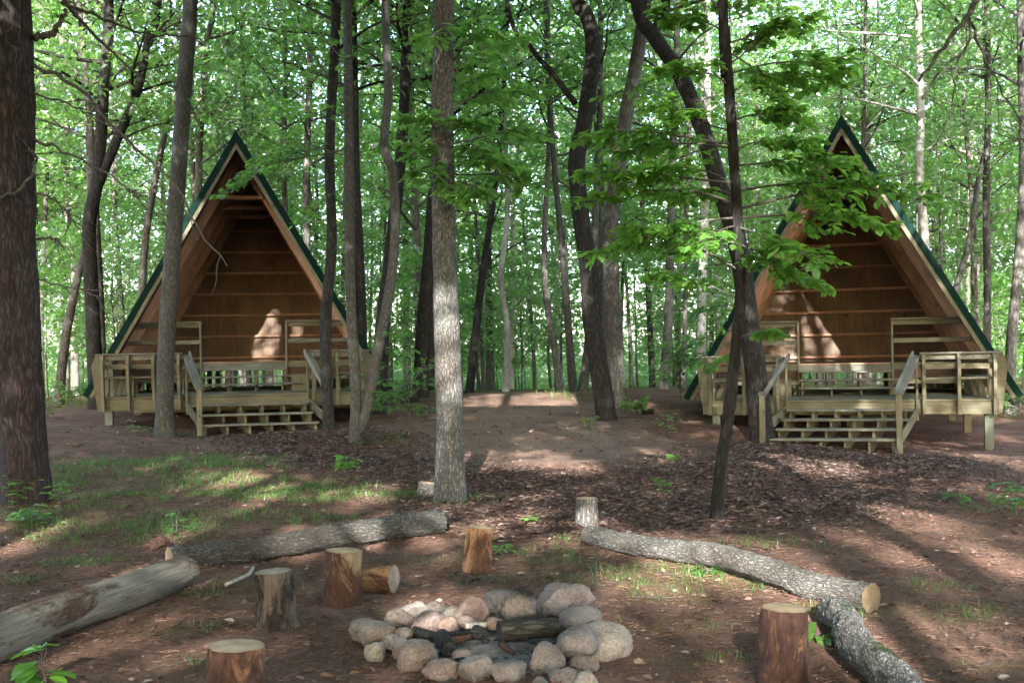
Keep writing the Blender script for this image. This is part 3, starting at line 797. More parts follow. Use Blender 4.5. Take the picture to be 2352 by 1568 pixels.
def crown_on(geo, pth, rad, rng, zc, zt, cr, nl, clump_leaves, clump_r, sub=3, up=(.25, .9)):
    """limbs out of a trunk path between heights zc and zt; returns leaf-clump centres"""
    clumps = []
    z = pth[:, 2]
    for k in range(nl):
        f = (k + rng.uniform(0, 1)) / nl
        h = zc + (zt - zc) * f
        i = int(np.clip(np.searchsorted(z, h), 1, len(z) - 1))
        a = pth[i]
        az = k * 2.39996 + rng.uniform(-.5, .5)
        prof = (.55 + .75 * math.sin(min(1, f * 1.05) * math.pi * .85 + .35)) * rng.uniform(.65, 1.15)
        L = cr * max(.25, prof)
        el = rng.uniform(*up) * (.5 + .7 * f)
        d = np.array([math.cos(az) * math.cos(el), math.sin(az) * math.cos(el), math.sin(el)])
        b = a + d * L
        r = max(.008, min(rad[i] * .5, .012 + .014 * L))
        p = limb(geo, a, b, r, r * .3, sag=.05, rng=rng)
        clumps.append(b)
        for j in range(sub):
            t = rng.uniform(.35, .95); q = p[int(t * (len(p) - 1))]
            az2 = az + rng.choice((-1, 1)) * rng.uniform(.5, 1.3)
            el2 = el + rng.uniform(-.5, .5)
            L2 = L * rng.uniform(.25, .5)
            e = q + L2 * np.array([math.cos(az2) * math.cos(el2), math.sin(az2) * math.cos(el2), math.sin(el2)])
            limb(geo, q, e, r * .45, r * .15, sag=.03, n=5, seg=4, rng=rng)
            clumps.append(e)
            clumps.append((q + e) / 2 + np.array([rng.uniform(-.3, .3), rng.uniform(-.3, .3), rng.uniform(-.1, .3)]))
    return np.array(clumps)
def clump_leaves(clumps, per, cr, rs, flat=.26):
    n = len(clumps) * per
    sz = rs.uniform(.55, 1.3, len(clumps))
    c = np.repeat(clumps, per, 0)
    o = rs.normal(size=(n, 3)) * cr * np.repeat(sz, per)[:, None]
    o[:, 2] *= flat
    pos = c + o
    ax = rs.normal(size=(n, 3)); ax[:, 2] = ax[:, 2] * .45 - .25
    nor = rs.normal(size=(n, 3)) * .65; nor[:, 2] += 1.0
    return pos, ax, nor

# ---- woodland tree kinds, shared by the trees of the wood
def make_kind(seed, H, zc, cr, r0, nl, per, leaf, sub=3, mat='wood_bark', lmat='leaf_oak', clr=.5, lean=.03, shape='quad', ctop=.97, fork=False):
    rng = random.Random(seed); rs = np.random.default_rng(seed)
    g = Geo()
    pts = [(0, 0, -.25)]
    x = y = 0.0; lx, ly = rng.uniform(-lean, lean), rng.uniform(-lean, lean)
    for k in range(1, 8):
        z = H * k / 7
        x += lx * H / 7 + rng.uniform(-.02, .02) * H / 7 * 2.2; y += ly * H / 7 + rng.uniform(-.02, .02) * H / 7 * 2.2
        pts.append((x, y, z))
    pth, rad = trunk_geo(g, pts, r0, r0 * .16, 8, 26, .45, .35, .05, 2.5, seed)
    cl = crown_on(g, pth, rad, rng, zc, H * ctop, cr, nl, per, clr, sub)
    if fork:
        i = int(len(pth) * rng.uniform(.3, .45)); a = pth[i]
        b = a + np.array([rng.uniform(-.16, .16) * H, rng.uniform(-.1, .1) * H, H * .48])
        p2 = limb(g, a, b, rad[i] * .75, rad[i] * .2, .0, 10, 7, rng, .05)
        cl = np.concatenate([cl, crown_on(g, p2, np.linspace(rad[i] * .75, .02, len(p2)), rng, a[2] + 1.5, b[2], cr * .7, nl // 3, per, clr, 2)])
    pos, ax, nor = clump_leaves(cl, per, clr, rs)
    keep = pos[:, 2] > .25
    pos, ax, nor = pos[keep], ax[keep], nor[keep]
    L = leaf * (.5 + 1.15 * rs.random(len(pos)) ** 1.5)
    return g.mesh('trunk', M[mat], True), leaf_mesh('crown', shape, pos, ax, nor, L, M[lmat])
KINDS = []
for k in range(9):
    KINDS.append(make_kind(100 + k, 14 + 1.0 * (k % 5), (4.2, 5.5, 7.0, 6.0, 3.6)[k % 5], (2.6, 2.3, 2.9)[k % 3], (.13, .10, .16, .12, .085)[k % 5], 26, 19, .175,
                           mat=('wood_bark', 'wood_bark', 'grey_bark', 'wood_bark')[k % 4], lmat=('leaf_oak', 'leaf_far', 'leaf_maple')[k % 3], clr=.44, fork=(k % 3 == 1), lean=.035))
SAPL = []
for k in range(6):
    SAPL.append(make_kind(200 + k, 4.2 + .9 * (k % 4), .7 + .35 * (k % 3), 1.25 + .2 * (k % 3), .026 + .006 * (k % 3), 20, 16, .14, sub=2,
                          mat='wood_bark', lmat=('leaf_maple', 'leaf_far', 'leaf_oak')[k % 3], clr=.34, lean=.06))

WOOD = []
def plant(kind, name, loc, rz, sc, label, cat, group, parent_trunk='trunk'):
    e = empty(name, loc, rz); e.scale = (sc, sc, sc)
    WOOD.append(e)
    tag(e, label, cat, group)
    link(bpy.data.objects.new('trunk', kind[0]), e)
    link(bpy.data.objects.new('crown', kind[1]), e)
    return e

ZONES = [(-9999, 180, 'left of the left cabin'), (180, 545, 'behind left cabin left slope'), (545, 900, 'behind left cabin right slope'), (900, 1200, 'beyond the centre oak'), (1200, 1580, 'past the path crest'),
         (1580, 1935, 'behind right cabin left slope'), (1935, 2330, 'behind right cabin right slope'), (2330, 99999, 'right of the right cabin')]
def zone(px):
    for a, b, t in ZONES:
        if a <= px < b: return t
BARKW = ('brown-barked', 'mottled', 'grey-barked', 'rough-barked')
def row(y): return 'in front row' if y < 34 else ('at middle depth' if y < 50 else 'far back')
rngw = random.Random(5)
placed = []
def blocked(x, y):
    for c, rz in ((CL, R(9)), (CRR, R(-16))):
        w = Matrix.Rotation(-rz, 3, 'Z') @ (Vector((x, y, 0)) - Vector((c.x, c.y, 0)))
        if abs(w.x) < 3.7 and -3.2 < w.y < 6.6: return True
    return False
def scatter(n, y0, y1, mind, power=1.0, margin=1.18, extra=3.0, avoid=None):
    out = []; tries = 0
    while len(out) < n and tries < n * 60:
        tries += 1
        y = y0 + (y1 - y0) * rngw.random() ** power
        half = (.4665 * y) * margin + extra
        x = rngw.uniform(-half, half)
        if blocked(x, y): continue
        if avoid and avoid(x, y): continue
        if any((x - a) ** 2 + (y - b) ** 2 < mind ** 2 for a, b in placed): continue
        placed.append((x, y)); out.append((x, y))
    return out
# ---- the trees one can tell apart
def px_path(pts, Y, base=None):
    """picture points (from the base up) at depth Y (or a depth per point)"""
    out = []
    for k, p in enumerate(pts):
        y = p[2] if len(p) > 2 else Y
        out.append(np.array(P(p[0], p[1], y)))
    return out
def hero(name, label, cat, pts, wid, bark, Y=None, top=None, crown=None, seg=14, n=60, bump=.06, bscale=4.0, flare=.35, seed=1, stems=(), sprays=(), smat='leaf_big', sshape='oval', sleaf=.13, group=None, dead=(), lmat='leaf_oak', leaf=.17, shape='quad', thin=1.0, flare_h=.5):
    """pts picture points base->top, wid picture width (base, top); top = extra world points above the frame"""
    b = gat(*pts[0][:2]) if Y is None else P(pts[0][0], pts[0][1], Y)
    Yb = b.y
    b.z = G(b.x, b.y)
    path = px_path(pts, Yb)
    path[0] = np.array((b.x, b.y, b.z - .25))
    if top: path += [np.array(path[-1]) + np.array(t) for t in top]
    r0 = wid[0] / 2 * Yb / FP; r1 = wid[1] / 2 * Yb / FP
    placed.append((b.x, b.y))
    rng = random.Random(seed); rs = np.random.default_rng(seed)
    e = empty(name, tuple(b)); tag(e, label, cat, group)
    g = Geo()
    sf = (len(pts) - 1) / (len(path) - 1)
    rend = max(r1 * .35, r0 + (r1 - r0) / sf)      # so that the width at the last picture point is the photographed one
    pth, rad = trunk_geo(g, path, r0, rend, seg, n, flare, flare_h, bump, bscale, seed, 1.0)
    paths = [(pth, rad)]
    for spts, sw in stems:
        sp = px_path(spts, Yb)
        if len(sp) and sp[-1][2] > 5 and top:
            sp.append(sp[-1] + np.array((rng.uniform(-.5, .5), rng.uniform(-.5, .5), 4.0)))
        q = smooth_path(sp, 34)
        rr = np.linspace(sw[0], sw[1], 34) / 2 * Yb / FP
        tube(g, q, rr, 10, bump, bscale, seed + 3)
        paths.append((q, rr))
    cl = []
    if crown:
        zc, zt, cr, nl, per = crown
        for q, rr in paths:
            if q[:, 2].max() > zc:
                cl.append(crown_on(g, q, rr, rng, zc, min(zt, q[:, 2].max() - .1), cr, nl, per, .5))
    P_, A_, N_, L_ = [], [], [], []
    if cl:
        pos, ax, nor = clump_leaves(np.concatenate(cl), crown[4], .5, rs)
        k = carve(pos); pos, ax, nor = pos[k], ax[k], nor[k]
        me = leaf_mesh('crown', shape, pos - np.array(tuple(b)), ax, nor, leaf * rs.uniform(.7, 1.3, len(pos)), M[lmat])
        obj('crown', me, e)
    for (sx, sy, ex, ey, dy, width, nside, per) in sprays:
        tg = Geo(); sp_pos = []; sp_ax = []; sp_n = []; sp_l = []
        spray(tg, sp_pos, sp_ax, sp_n, sp_l, np.array(P(sx, sy, Yb)), np.array(P(ex, ey, Yb + dy)), width, nside, per, sleaf, rng, rs)
        br = obj('leafy_branch', tg.mesh('leafy_branch', M['dead_branch'], True, tuple(b)), e)
        obj('foliage', leaf_mesh('foliage', sshape, np.array(sp_pos) - np.array(tuple(b)), np.array(sp_ax), np.array(sp_n), np.array(sp_l), M[smat]), br)
    for dpts, dw in dead:
        dg = Geo()
        q = smooth_path(px_path(dpts, Yb), 22)
        q[1:-1] += rs.normal(size=(20, 3)) * .012
        tube(dg, q, np.linspace(dw[0] * .7, dw[1] * .7, 22) / 2 * Yb / FP, 6)
        for j in range(int(len(q) / 4)):
            i = rng.randrange(6, 21); L = rng.uniform(.15, .6)
            t = q[i] - q[i - 1]; t /= np.linalg.norm(t)
            d = t + np.array((rng.uniform(-.6, .6), rng.uniform(-.6, .6), rng.uniform(-.9, .4)))
            limb(dg, q[i], q[i] + d / np.linalg.norm(d) * L, .006, .002, -.05, 6, 4, rng, .1)
        obj('dead_branch', dg.mesh('dead_branch', M['dead_branch'], True, tuple(b)), e)
    obj('trunk', g.mesh('trunk', M[bark], True, tuple(b)), e)
    return e
def spray(tg, PO, AX, NO, LE, a, b, width, nside, per, leaf, rng, rs):
    """a leafy branch from a to b with side twigs spread about level"""
    L = np.linalg.norm(b - a)
    p = limb(tg, a, b, .006 + .005 * L, .003, .06, 12, 5, rng, .05)
    d = (b - a) / L
    side = np.cross(d, (0, 0, 1)); side /= np.linalg.norm(side) + 1e-9
    tw = [(p[4:], .7)]
    for k in range(nside):
        t = .3 + .68 * (k + rng.random() * .6) / nside
        q = p[min(11, int(t * 11))]
        s = (1 if k % 2 else -1)
        dd = d * rng.uniform(.5, 1.0) + side * s * rng.uniform(.5, 1.1) + np.array((0, 0, rng.uniform(-.35, .22)))
        l2 = width * rng.uniform(.5, 1.1) * (1.15 - .6 * t)
        e = q + dd / np.linalg.norm(dd) * l2
        tw.append((limb(tg, q, e, .004, .0015, .03, 7, 4, rng, .07), 1.0))
    for path, _ in tw:
        n = max(4, int(per * rng.uniform(.8, 1.2)))
        for j in range(n):
            t = rng.uniform(.15, 1.0) ** .8; f = t * (len(path) - 1); i = min(len(path) - 2, int(f))
            q = path[i] + (path[i + 1] - path[i]) * (f - i)
            tdir = path[i + 1] - path[i]; tdir = tdir / (np.linalg.norm(tdir) + 1e-9)
            sd = np.cross(tdir, (0, 0, 1)) * rng.choice((-1, 1))
            ax = tdir * rng.uniform(.2, 1) + sd * rng.uniform(.2, 1.1) + np.array((0, 0, rng.uniform(-.55, .1)))
            PO.append(q + rs.normal(size=3) * .015); AX.append(ax)
            NO.append(np.array((rng.gauss(0, .24), rng.gauss(0, .24), 1.0))); LE.append(leaf * rng.uniform(.6, 1.25))

# pine at the left edge
hero('pine_tree', 'massive dark furrowed pine trunk cut off by the left picture edge', 'tree',
     [(62, 1152), (52, 1000), (38, 700), (30, 350), (22, 0)], (100, 92), 'pine_bark', top=[(-.1, 0, 4), (-.2, 0, 9), (-.2, 0, 14)], crown=(8.0, 19, 4.2, 40, 44), seg=40, n=150, bump=.07, bscale=7, seed=2, leaf=.14, lmat='leaf_oak', flare=.3, flare_h=.7,
     dead=[([(78, 150), (180, 205), (300, 330), (400, 420), (455, 520, 11.6), (522, 612, 10.6)], (15, 3)), ([(78, 90), (130, 70), (148, 20)], (26, 14)),
           ([(140, 5), (240, 45), (350, 78), (450, 85)], (13, 4)), ([(78, 215), (170, 245), (250, 290), (330, 370)], (9, 2)), ([(78, 320), (150, 350), (250, 400), (330, 470), (420, 545)], (11, 3)),
           ([(78, 550), (120, 548), (140, 556)], (10, 6)), ([(80, 640), (160, 660), (240, 680), (300, 640)], (7, 2)), ([(78, 440), (140, 470), (180, 530), (230, 600)], (7, 2)),
           ([(0, 455, 11.9), (50, 430, 11.9), (80, 380, 12.0), (72, 345, 12.1), (40, 330, 12.3)], (12, 8))])
hero('slim_tree', 'slim grey tree growing in front of the left cabin, left of its stairs', 'tree',
     [(375, 978), (382, 800), (398, 560), (413, 350), (430, 100), (437, 0)], (40, 34), 'grey_bark', Y=19.75, top=[(.2, 0, 4), (.2, 0, 8)], crown=(9, 17, 3.6, 30, 44), seed=3, flare=.75, flare_h=.38,
     sprays=[(415, 300, 500, 240, -.4, .6, 4, 7), (420, 230, 360, 160, -.3, .6, 4, 7)], smat='leaf_maple', sshape='maple', sleaf=.11)
hero('slim_tree', 'thin dark tree just right of the left cabin stairs', 'tree',
     [(757, 968), (750, 860), (748, 740), (762, 560), (757, 350), (768, 120), (772, 0)], (27, 22), 'dark_bark', Y=20.3, top=[(.2, 0, 5), (.2, 0, 9)], crown=(7, 18, 2.4, 22, 28), seed=4, flare=.7, flare_h=.3, lmat='leaf_maple', leaf=.13, shape='maple',
     sprays=[(760, 330, 590, 370, -1.2, .7, 12, 12), (760, 340, 500, 455, -1.4, .7, 14, 12), (760, 335, 540, 410, -1.6, .7, 12, 12), (765, 250, 640, 180, -.8, .8, 6, 9), (768, 200, 700, 90, -.5, .8, 6, 9)], smat='leaf_maple', sshape='maple', sleaf=.12)
hero('maple_tree', 'pale smooth twin-stemmed tree forking at the ground right of left cabin', 'tree',
     [(812, 1016), (818, 900), (806, 700), (803, 480), (800, 250), (797, 0)], (27, 20), 'grey_bark', top=[(0, 0, 4), (.2, 0, 8)], crown=(7.5, 17, 2.6, 22, 28), seed=5, flare=.4, flare_h=.3, lmat='leaf_maple', leaf=.13, shape='maple',
     stems=[([(815, 1000), (842, 940), (868, 800), (893, 680), (908, 540), (902, 400), (882, 330), (893, 200), (885, 0)], (26, 18))],
     sprays=[(803, 360, 640, 330, -.5, .8, 8, 9), (803, 340, 560, 400, -.8, .8, 8, 9), (800, 420, 700, 500, -.3, .7, 6, 8), (882, 330, 980, 300, -.5, .7, 6, 8), (800, 300, 700, 250, -.6, .9, 7, 9), (900, 420, 990, 420, -.6, .8, 6, 8),
             (800, 200, 660, 150, -.8, 1.0, 8, 10), (800, 150, 720, 60, .5, 1.0, 8, 10), (893, 180, 990, 120, -.6, .9, 8, 9), (870, 780, 930, 760, -.3, .4, 4, 6)], smat='leaf_maple', sshape='maple', sleaf=.115)
hero('dark_tree', 'straight dark trunk behind the pale twin-stemmed tree', 'tree',
     [(828, 940), (828, 700), (815, 400), (808, 0)], (30, 22), 'dark_bark', Y=24.2, top=[(0, 0, 5)], crown=(7, 17, 2.6, 22, 28), seed=6)
hero('dark_tree', 'dark trunk at the right corner of the left cabin deck', 'tree',
     [(872, 938), (878, 760), (895, 600), (925, 300), (935, 0)], (36, 22), 'dark_bark', Y=22.9, top=[(.2, 0, 5)], crown=(7, 17, 2.6, 22, 28), seed=7, flare=.3)
hero('oak_tree', 'tall straight pale grey oak standing alone in the centre', 'tree',
     [(1036, 1150), (1034, 1000), (1026, 750), (1019, 500), (1016, 250), (1018, 0)], (66, 47), 'oak_bark', top=[(0, 0, 4), (.1, 3, 11)], crown=(6.9, 15, 4.4, 47, 55), seg=36, n=150, bump=.05, bscale=9, seed=8, flare=.42, flare_h=.5, leaf=.17, shape='oak',
     sprays=[(1035, 330, 1230, 320, .5, .5, 12, 9), (1035, 260, 1210, 215, .8, .5, 12, 9), (1035, 400, 1215, 425, .4, .5, 12, 9), (1035, 180, 1190, 95, .9, .5, 12, 9), (1035, 360, 1160, 380, -.4, .45, 10, 9), (1030, 300, 950, 270, -.3, .4, 8, 8), (1030, 400, 940, 330, -.5, .32, 8, 8), (1030, 410, 960, 395, -.5, .3, 7, 8), (1035, 320, 1090, 280, -.4, .4, 9, 8), (1035, 340, 1110, 350, -.4, .4, 9, 8), (1035, 420, 1100, 450, -.5, .35, 8, 8), (1030, 430, 1060, 470, -.6, .3, 7, 7), (1035, 150, 1110, 70, -.3, .45, 9, 9), (1030, 60, 980, 90, -.5, .3, 7, 7), (1035, 220, 1130, 170, .4, .5, 9, 9)], smat='leaf_maple', sshape='oak', sleaf=.16)
hero('dark_tree', 'dark crooked trunk leaning at the right side of the path', 'tree',
     [(1398, 965), (1380, 870), (1362, 760), (1352, 620), (1332, 480), (1325, 370), (1345, 260), (1362, 110), (1345, 30), (1320, -15)], (46, 32), 'black_bark', top=[(-.8, 0, 3), (-1.0, 0, 7)], crown=(9.3, 16, 3.8, 32, 44), seed=9, flare=.25, seg=18, n=90, bscale=6, shape='oak', leaf=.19,
     stems=[([(1322, 240), (1270, 170), (1220, 110), (1165, 0)], (15, 8))])
hero('dark_tree', 'upright dark trunk touching the crooked one beside the path', 'tree',
     [(1420, 955), (1414, 800), (1405, 650), (1405, 500), (1432, 300), (1455, 180), (1478, 40)], (40, 30), 'wood_bark', Y=22.3, top=[(.4, 0, 3), (.8, 0, 8)], crown=(8, 16, 2.8, 24, 40), seed=10, flare=.3, seg=16, n=80)
hero('leafy_tree', 'thin leaning tree with big bright leaves in front of right cabin', 'tree',
     [(1640, 1195), (1652, 1100), (1672, 960), (1690, 800), (1702, 640), (1690, 440), (1678, 250), (1665, 60), (1660, 0)], (29, 22), 'black_bark', top=[(-.1, 0, 9), (0, 0, 4)], crown=(6.2, 9.5, 3.0, 32, 40), seed=12, flare=.3, flare_h=.25, seg=16, n=120, bump=.09, bscale=12, lmat='leaf_big', leaf=.16, shape='oval',
     sprays=[(1680, 330, 1330, 320, -.6, .55, 18, 14), (1680, 340, 1420, 350, .4, .55, 16, 14), (1680, 420, 1480, 395, -.3, .5, 13, 14), (1682, 350, 1860, 330, -.5, .5, 16, 15), (1682, 380, 1960, 390, -.6, .55, 18, 15), (1685, 440, 2000, 420, .1, .55, 18, 15), (1690, 480, 2150, 475, -.3, .55, 21, 14), (1690, 500, 2060, 530, -.6, .5, 18, 15),
             (1675, 170, 1950, 160, -.2, .6, 18, 16), (1675, 220, 1900, 200, .5, .55, 16, 16), (1675, 120, 1800, 250, -.5, .5, 13, 16), (1670, 100, 1850, 60, .3, .5, 16, 15), (1668, 80, 1520, 40, .2, .5, 13, 15), (1675, 200, 1540, 160, -.4, .5, 13, 15), (1690, 520, 1880, 600, -.8, .5, 16, 15), (1695, 560, 1800, 640, -.6, .45, 12, 15), (1692, 560, 1430, 520, .0, .55, 16, 14), (1695, 620, 1420, 560, .6, .55, 16, 14),
             (1695, 600, 1900, 660, -.3, .4, 12, 13), (1700, 690, 1540, 640, .5, .5, 13, 14), (1690, 780, 1790, 760, -.3, .25, 6, 13), (1672, 150, 1780, 60, .2, .5, 16, 15), (1672, 60, 1600, -30, .2, .5, 12, 15), (1668, 30, 1760, -30, .2, .5, 12, 15), (1690, 420, 1340, 400, -.3, .5, 18, 14), (1692, 470, 1330, 470, .2, .5, 18, 14), (1692, 500, 1360, 580, -.2, .5, 17, 14), (1680, 300, 1500, 250, -.3, .5, 13, 14), (1680, 280, 1840, 270, -.3, .5, 13, 15), (1690, 450, 1560, 470, .8, .5, 12, 14), (1690, 520, 1600, 590, -.4, .4, 10, 14)], smat='leaf_big', sshape='oval', sleaf=.10)
hero('forked_tree', 'dark leaning forked tree behind the left newel of right cabin stairs', 'tree',
     [(1752, 990), (1738, 880), (1718, 720), (1695, 560), (1650, 420), (1612, 290), (1560, 170), (1500, 80), (1462, 0)], (52, 30), 'black_bark', Y=18.9, top=[(-.3, 0, 3), (-.3, 0, 6)], crown=(8.5, 14, 3.6, 30, 44), seed=13, flare=.4, seg=18, n=90, bscale=6, lmat='leaf_big', leaf=.17, shape='oval',
     stems=[([(1502, 85), (1512, 50), (1530, 0)], (22, 18))],
     sprays=[(1700, 600, 1500, 660, .6, .9, 8, 9), (1690, 550, 1420, 600, .8, .9, 9, 9), (1712, 700, 1600, 720, .5, .7, 7, 8), (1560, 170, 1400, 220, .3, .8, 7, 8), (1640, 400, 1480, 450, .4, .8, 8, 9), (1725, 800, 1600, 850, .6, .6, 7, 8), (1720, 760, 1560, 790, .7, .6, 7, 8)], smat='leaf_maple', sshape='oval', sleaf=.15)
# drooping bare branches from a tree outside the right edge
hero('bare_branch_tree', 'tree past the right edge, its dark bare boughs drooping into the corner', 'tree',
     [(2520, 1130), (2510, 800), (2490, 400), (2460, 0)], (60, 44), 'dark_bark', Y=12.2, top=[(0, 0, 3), (-.2, 0, 8)], crown=(7.5, 14, 2.8, 22, 28), seed=14,
     dead=[([(2462, -160), (2330, -80), (2245, 0), (2215, 50), (2160, 120), (2110, 187)], (30, 9)), ([(2228, 42), (2225, 90), (2195, 150), (2190, 230), (2165, 300), (2140, 350)], (11, 2)), ([(2230, 50), (2260, 130), (2290, 190), (2352, 290)], (12, 3)),
           ([(2480, 300), (2420, 330), (2352, 320), (2300, 330)], (8, 2))])
# trunks of the near wood one can tell apart
for nm, lb, pts, wd, bk, yy_, sd, st in (
    ('dark_tree', 'dark forked tree rising left of the left cabin roof', [(222, 925), (212, 700), (205, 520), (225, 400), (238, 200), (250, 0)], (36, 24), 'dark_bark', 26.0, 21, [([(228, 420), (265, 330), (315, 210), (340, 90), (362, 0)], (24, 14))]),
    ('dark_tree', 'leaning dark trunk between the pine and left cabin', [(132, 925), (150, 780), (182, 620), (205, 500)], (24, 14), 'wood_bark', 29.0, 22, []),
    ('dark_tree', 'two-stemmed dark trunk just left of the centre oak', [(965, 905), (972, 760), (985, 600), (1000, 400), (1020, 150)], (38, 24), 'dark_bark', 27.5, 23, [([(985, 895), (992, 760), (1005, 560), (1020, 400)], (26, 14))]),
    ('slim_tree', 'thin dark leaning trunk just right of the centre oak', [(1075, 895), (1095, 740), (1112, 600), (1132, 470), (1150, 300), (1165, 0)], (20, 10), 'dark_bark', 30.0, 24, []),
    ('pale_tree', 'pale crooked trunk beyond the path top', [(1160, 890), (1165, 760), (1150, 640), (1165, 500), (1160, 300)], (16, 10), 'pale_bark', 34.0, 25, []),
    ('slim_tree', 'dark bent slim trunk left of the crooked dark tree', [(1290, 893), (1272, 790), (1258, 700), (1250, 560), (1262, 300), (1255, 100)], (18, 10), 'wood_bark', 31.0, 26, []),
    ('slim_tree', 'grey upright slim trunk beside the bent one past the path', [(1318, 893), (1305, 740), (1290, 560), (1275, 400), (1262, 200)], (19, 11), 'grey_bark', 30.0, 27, []),
    ('slim_tree', 'grey trunk leaning behind the crooked dark tree', [(1335, 890), (1352, 780), (1362, 600), (1372, 400), (1380, 150)], (22, 12), 'wood_bark', 29.5, 28, []),
    ('pale_tree', 'pale upright trunk right of the dark pair', [(1522, 900), (1535, 740), (1540, 560), (1545, 350), (1555, 100)], (24, 14), 'grey_bark', 30.5, 29, []),
    ('pale_tree', 'pale trunk just left of the right cabin roof', [(1608, 880), (1612, 700), (1618, 500), (1625, 200)], (24, 16), 'pale_bark', 32.0, 30, []),
    ('birch_tree', 'slender white-barked trunk right of the right cabin peak', [(2140, 880), (2128, 600), (2112, 400), (2115, 250), (2108, 0)], (22, 16), 'pale_bark', 29.0, 31, []),
    ('slim_tree', 'grey trunk rising behind the right slope of right cabin', [(2265, 900), (2268, 700), (2265, 450), (2270, 200)], (19, 14), 'wood_bark', 30.0, 32, []),
    ('slim_tree', 'stout grey trunk past the right foot of right cabin roof', [(2318, 935), (2322, 800), (2340, 600), (2350, 400), (2345, 150)], (28, 16), 'wood_bark', 25.0, 33, []),
    ('slim_tree', 'wavy thin trunk above the right cabin roof slope', [(2190, 900), (2190, 700), (2225, 560), (2250, 400), (2270, 300), (2262, 100)], (17, 10), 'wood_bark', 31.0, 34, []),
    ('slim_tree', 'grey trunk leaning above the left cabin right slope', [(705, 900), (706, 600), (704, 400), (712, 100)], (20, 14), 'wood_bark', 31.0, 35, []),
    ('slim_tree', 'bent trunk seen through branches left of the left cabin peak', [(320, 900), (330, 600), (350, 450), (380, 300), (410, 150)], (20, 12), 'wood_bark', 30.0, 36, []),
    ('slim_tree', 'grey trunk rising just left of the left cabin peak', [(450, 900), (455, 500), (460, 300), (475, 100), (490, 0)], (19, 14), 'wood_bark', 30.0, 37, [])):
    hero(nm, lb, 'tree', pts, wd, bk, Y=yy_, top=[(0, 0, 4), (0, 0, 8)], crown=(6.5 if sd % 2 else 8.0, 15, 2.3, 18, 15), seed=sd, stems=st, n=40, seg=10, flare=.3, lmat=('leaf_oak', 'leaf_far', 'leaf_maple')[sd % 3], leaf=.18)
# unseen tall trees added round and behind the viewpoint: their crowns shade the clearing
rngS = random.Random(9)
nsh = 0
shade_spots = []
while len(shade_spots) < 66:
    x, y = rngS.uniform(-16, 16), rngS.uniform(-38, 9)
    if y > 2 and abs(x) < .4665 * y * 1.15 + 1.4: continue
    if math.hypot(x, y) < 2.2: continue
    if any((x - a) ** 2 + (y - b) ** 2 < 2.7 ** 2 for a, b in shade_spots): continue
    shade_spots.append((x, y))
for k, (x, y) in enumerate(shade_spots):
    rng = random.Random(500 + k); rs = np.random.default_rng(500 + k)
    H = rng.uniform(13, 18); b = np.array((x, y, G(x, y)))
    g = Geo()
    pts = [b + np.array((rng.uniform(-.15, .15) * j, rng.uniform(-.15, .15) * j, H * j / 6 - (.25 if j == 0 else 0))) for j in range(7)]
    pth, rad = trunk_geo(g, pts, rng.uniform(.13, .2), .03, 8, 22, .4, .4, .05, 2.5, k)
    near = y > -9
    cl = crown_on(g, pth, rad, rng, rng.uniform(4.0, 6.5), H * .97, 4.8 if near else 3.2, 38 if near else 24, 30, .5)
    pos, ax, nor = clump_leaves(cl, 15 if near else 13, .6, rs)
    kk = carve(pos)
    yy_ = np.maximum(pos[:, 1], .05); fx = pos[:, 0] / yy_; fz = (pos[:, 2] - EYE) / yy_
    kk &= ~((pos[:, 1] > -.2) & (np.abs(fx) < .52) & (fz < .37))
    pos, ax, nor = pos[kk], ax[kk], nor[kk]
    e = empty('shade_tree', tuple(b)); side = 'behind the viewpoint' if y < 2 else ('left of the clearing' if x < 0 else 'right of the clearing')
    tag(e, 'unseen leafy oak added for shade, ' + side, 'tree', 'unseen shade trees ' + side)
    obj('trunk', g.mesh('trunk', M['wood_bark'], True, tuple(b)), e)
    obj('crown', leaf_mesh('crown', 'quad', pos - b, ax, nor, .26 * rs.uniform(.7, 1.3, len(pos)), M['leaf_oak']), e)

pathclear = lambda x, y: abs(x - .3) < 2.2 and y < 30
for x, y in scatter(118, 26, 74, 1.5, .8, avoid=pathclear):
    k = rngw.randrange(len(KINDS))
    px, _ = proj(x, y, 2)
    plant(KINDS[k], 'woodland_tree', (x, y, G(x, y)), rngw.uniform(0, 6.28), rngw.uniform(.8, 1.2),
          BARKW[k % 4] + (' stout' if k % 5 in (0, 2) else ' slim') + ' woodland tree ' + row(y) + ' ' + zone(px), 'tree', 'woodland trees ' + zone(px))
HIGH = [make_kind(300 + k, 15.5 + k % 3, 8.0 + (k % 3), 1.7, .085 + .015 * (k % 3), 14, 18, .18, mat=('wood_bark', 'grey_bark', 'pale_bark')[k % 3], lmat='leaf_far', clr=.45, lean=.04) for k in range(4)]
for x, y in scatter(90, 33, 72, 1.2, .8, avoid=pathclear):
    k = rngw.randrange(len(HIGH)); px, _ = proj(x, y, 2)
    plant(HIGH[k], 'woodland_tree', (x, y, G(x, y)), rngw.uniform(0, 6.28), rngw.uniform(.8, 1.15),
          ('brown-barked', 'grey-barked', 'pale-barked')[k % 3] + ' bare-stemmed tree ' + row(y) + ' ' + zone(px), 'tree', 'woodland trees ' + zone(px))
for x, y in scatter(100, 26, 70, 1.3, .8, avoid=pathclear):
    k = rngw.randrange(len(SAPL))
    px, _ = proj(x, y, 1)
    plant(SAPL[k], 'understorey_sapling', (x, y, G(x, y)), rngw.uniform(0, 6.28), rngw.uniform(.75, 1.35),
          ('bright' if k % 3 == 0 else 'dull') + ' low leafy sapling ' + row(y) + ' ' + zone(px), 'sapling', 'understorey saplings ' + zone(px))
ORD = ['first', 'second', 'third', 'fourth', 'fifth', 'sixth', 'seventh', 'eighth', 'ninth', 'tenth']
byl = {}
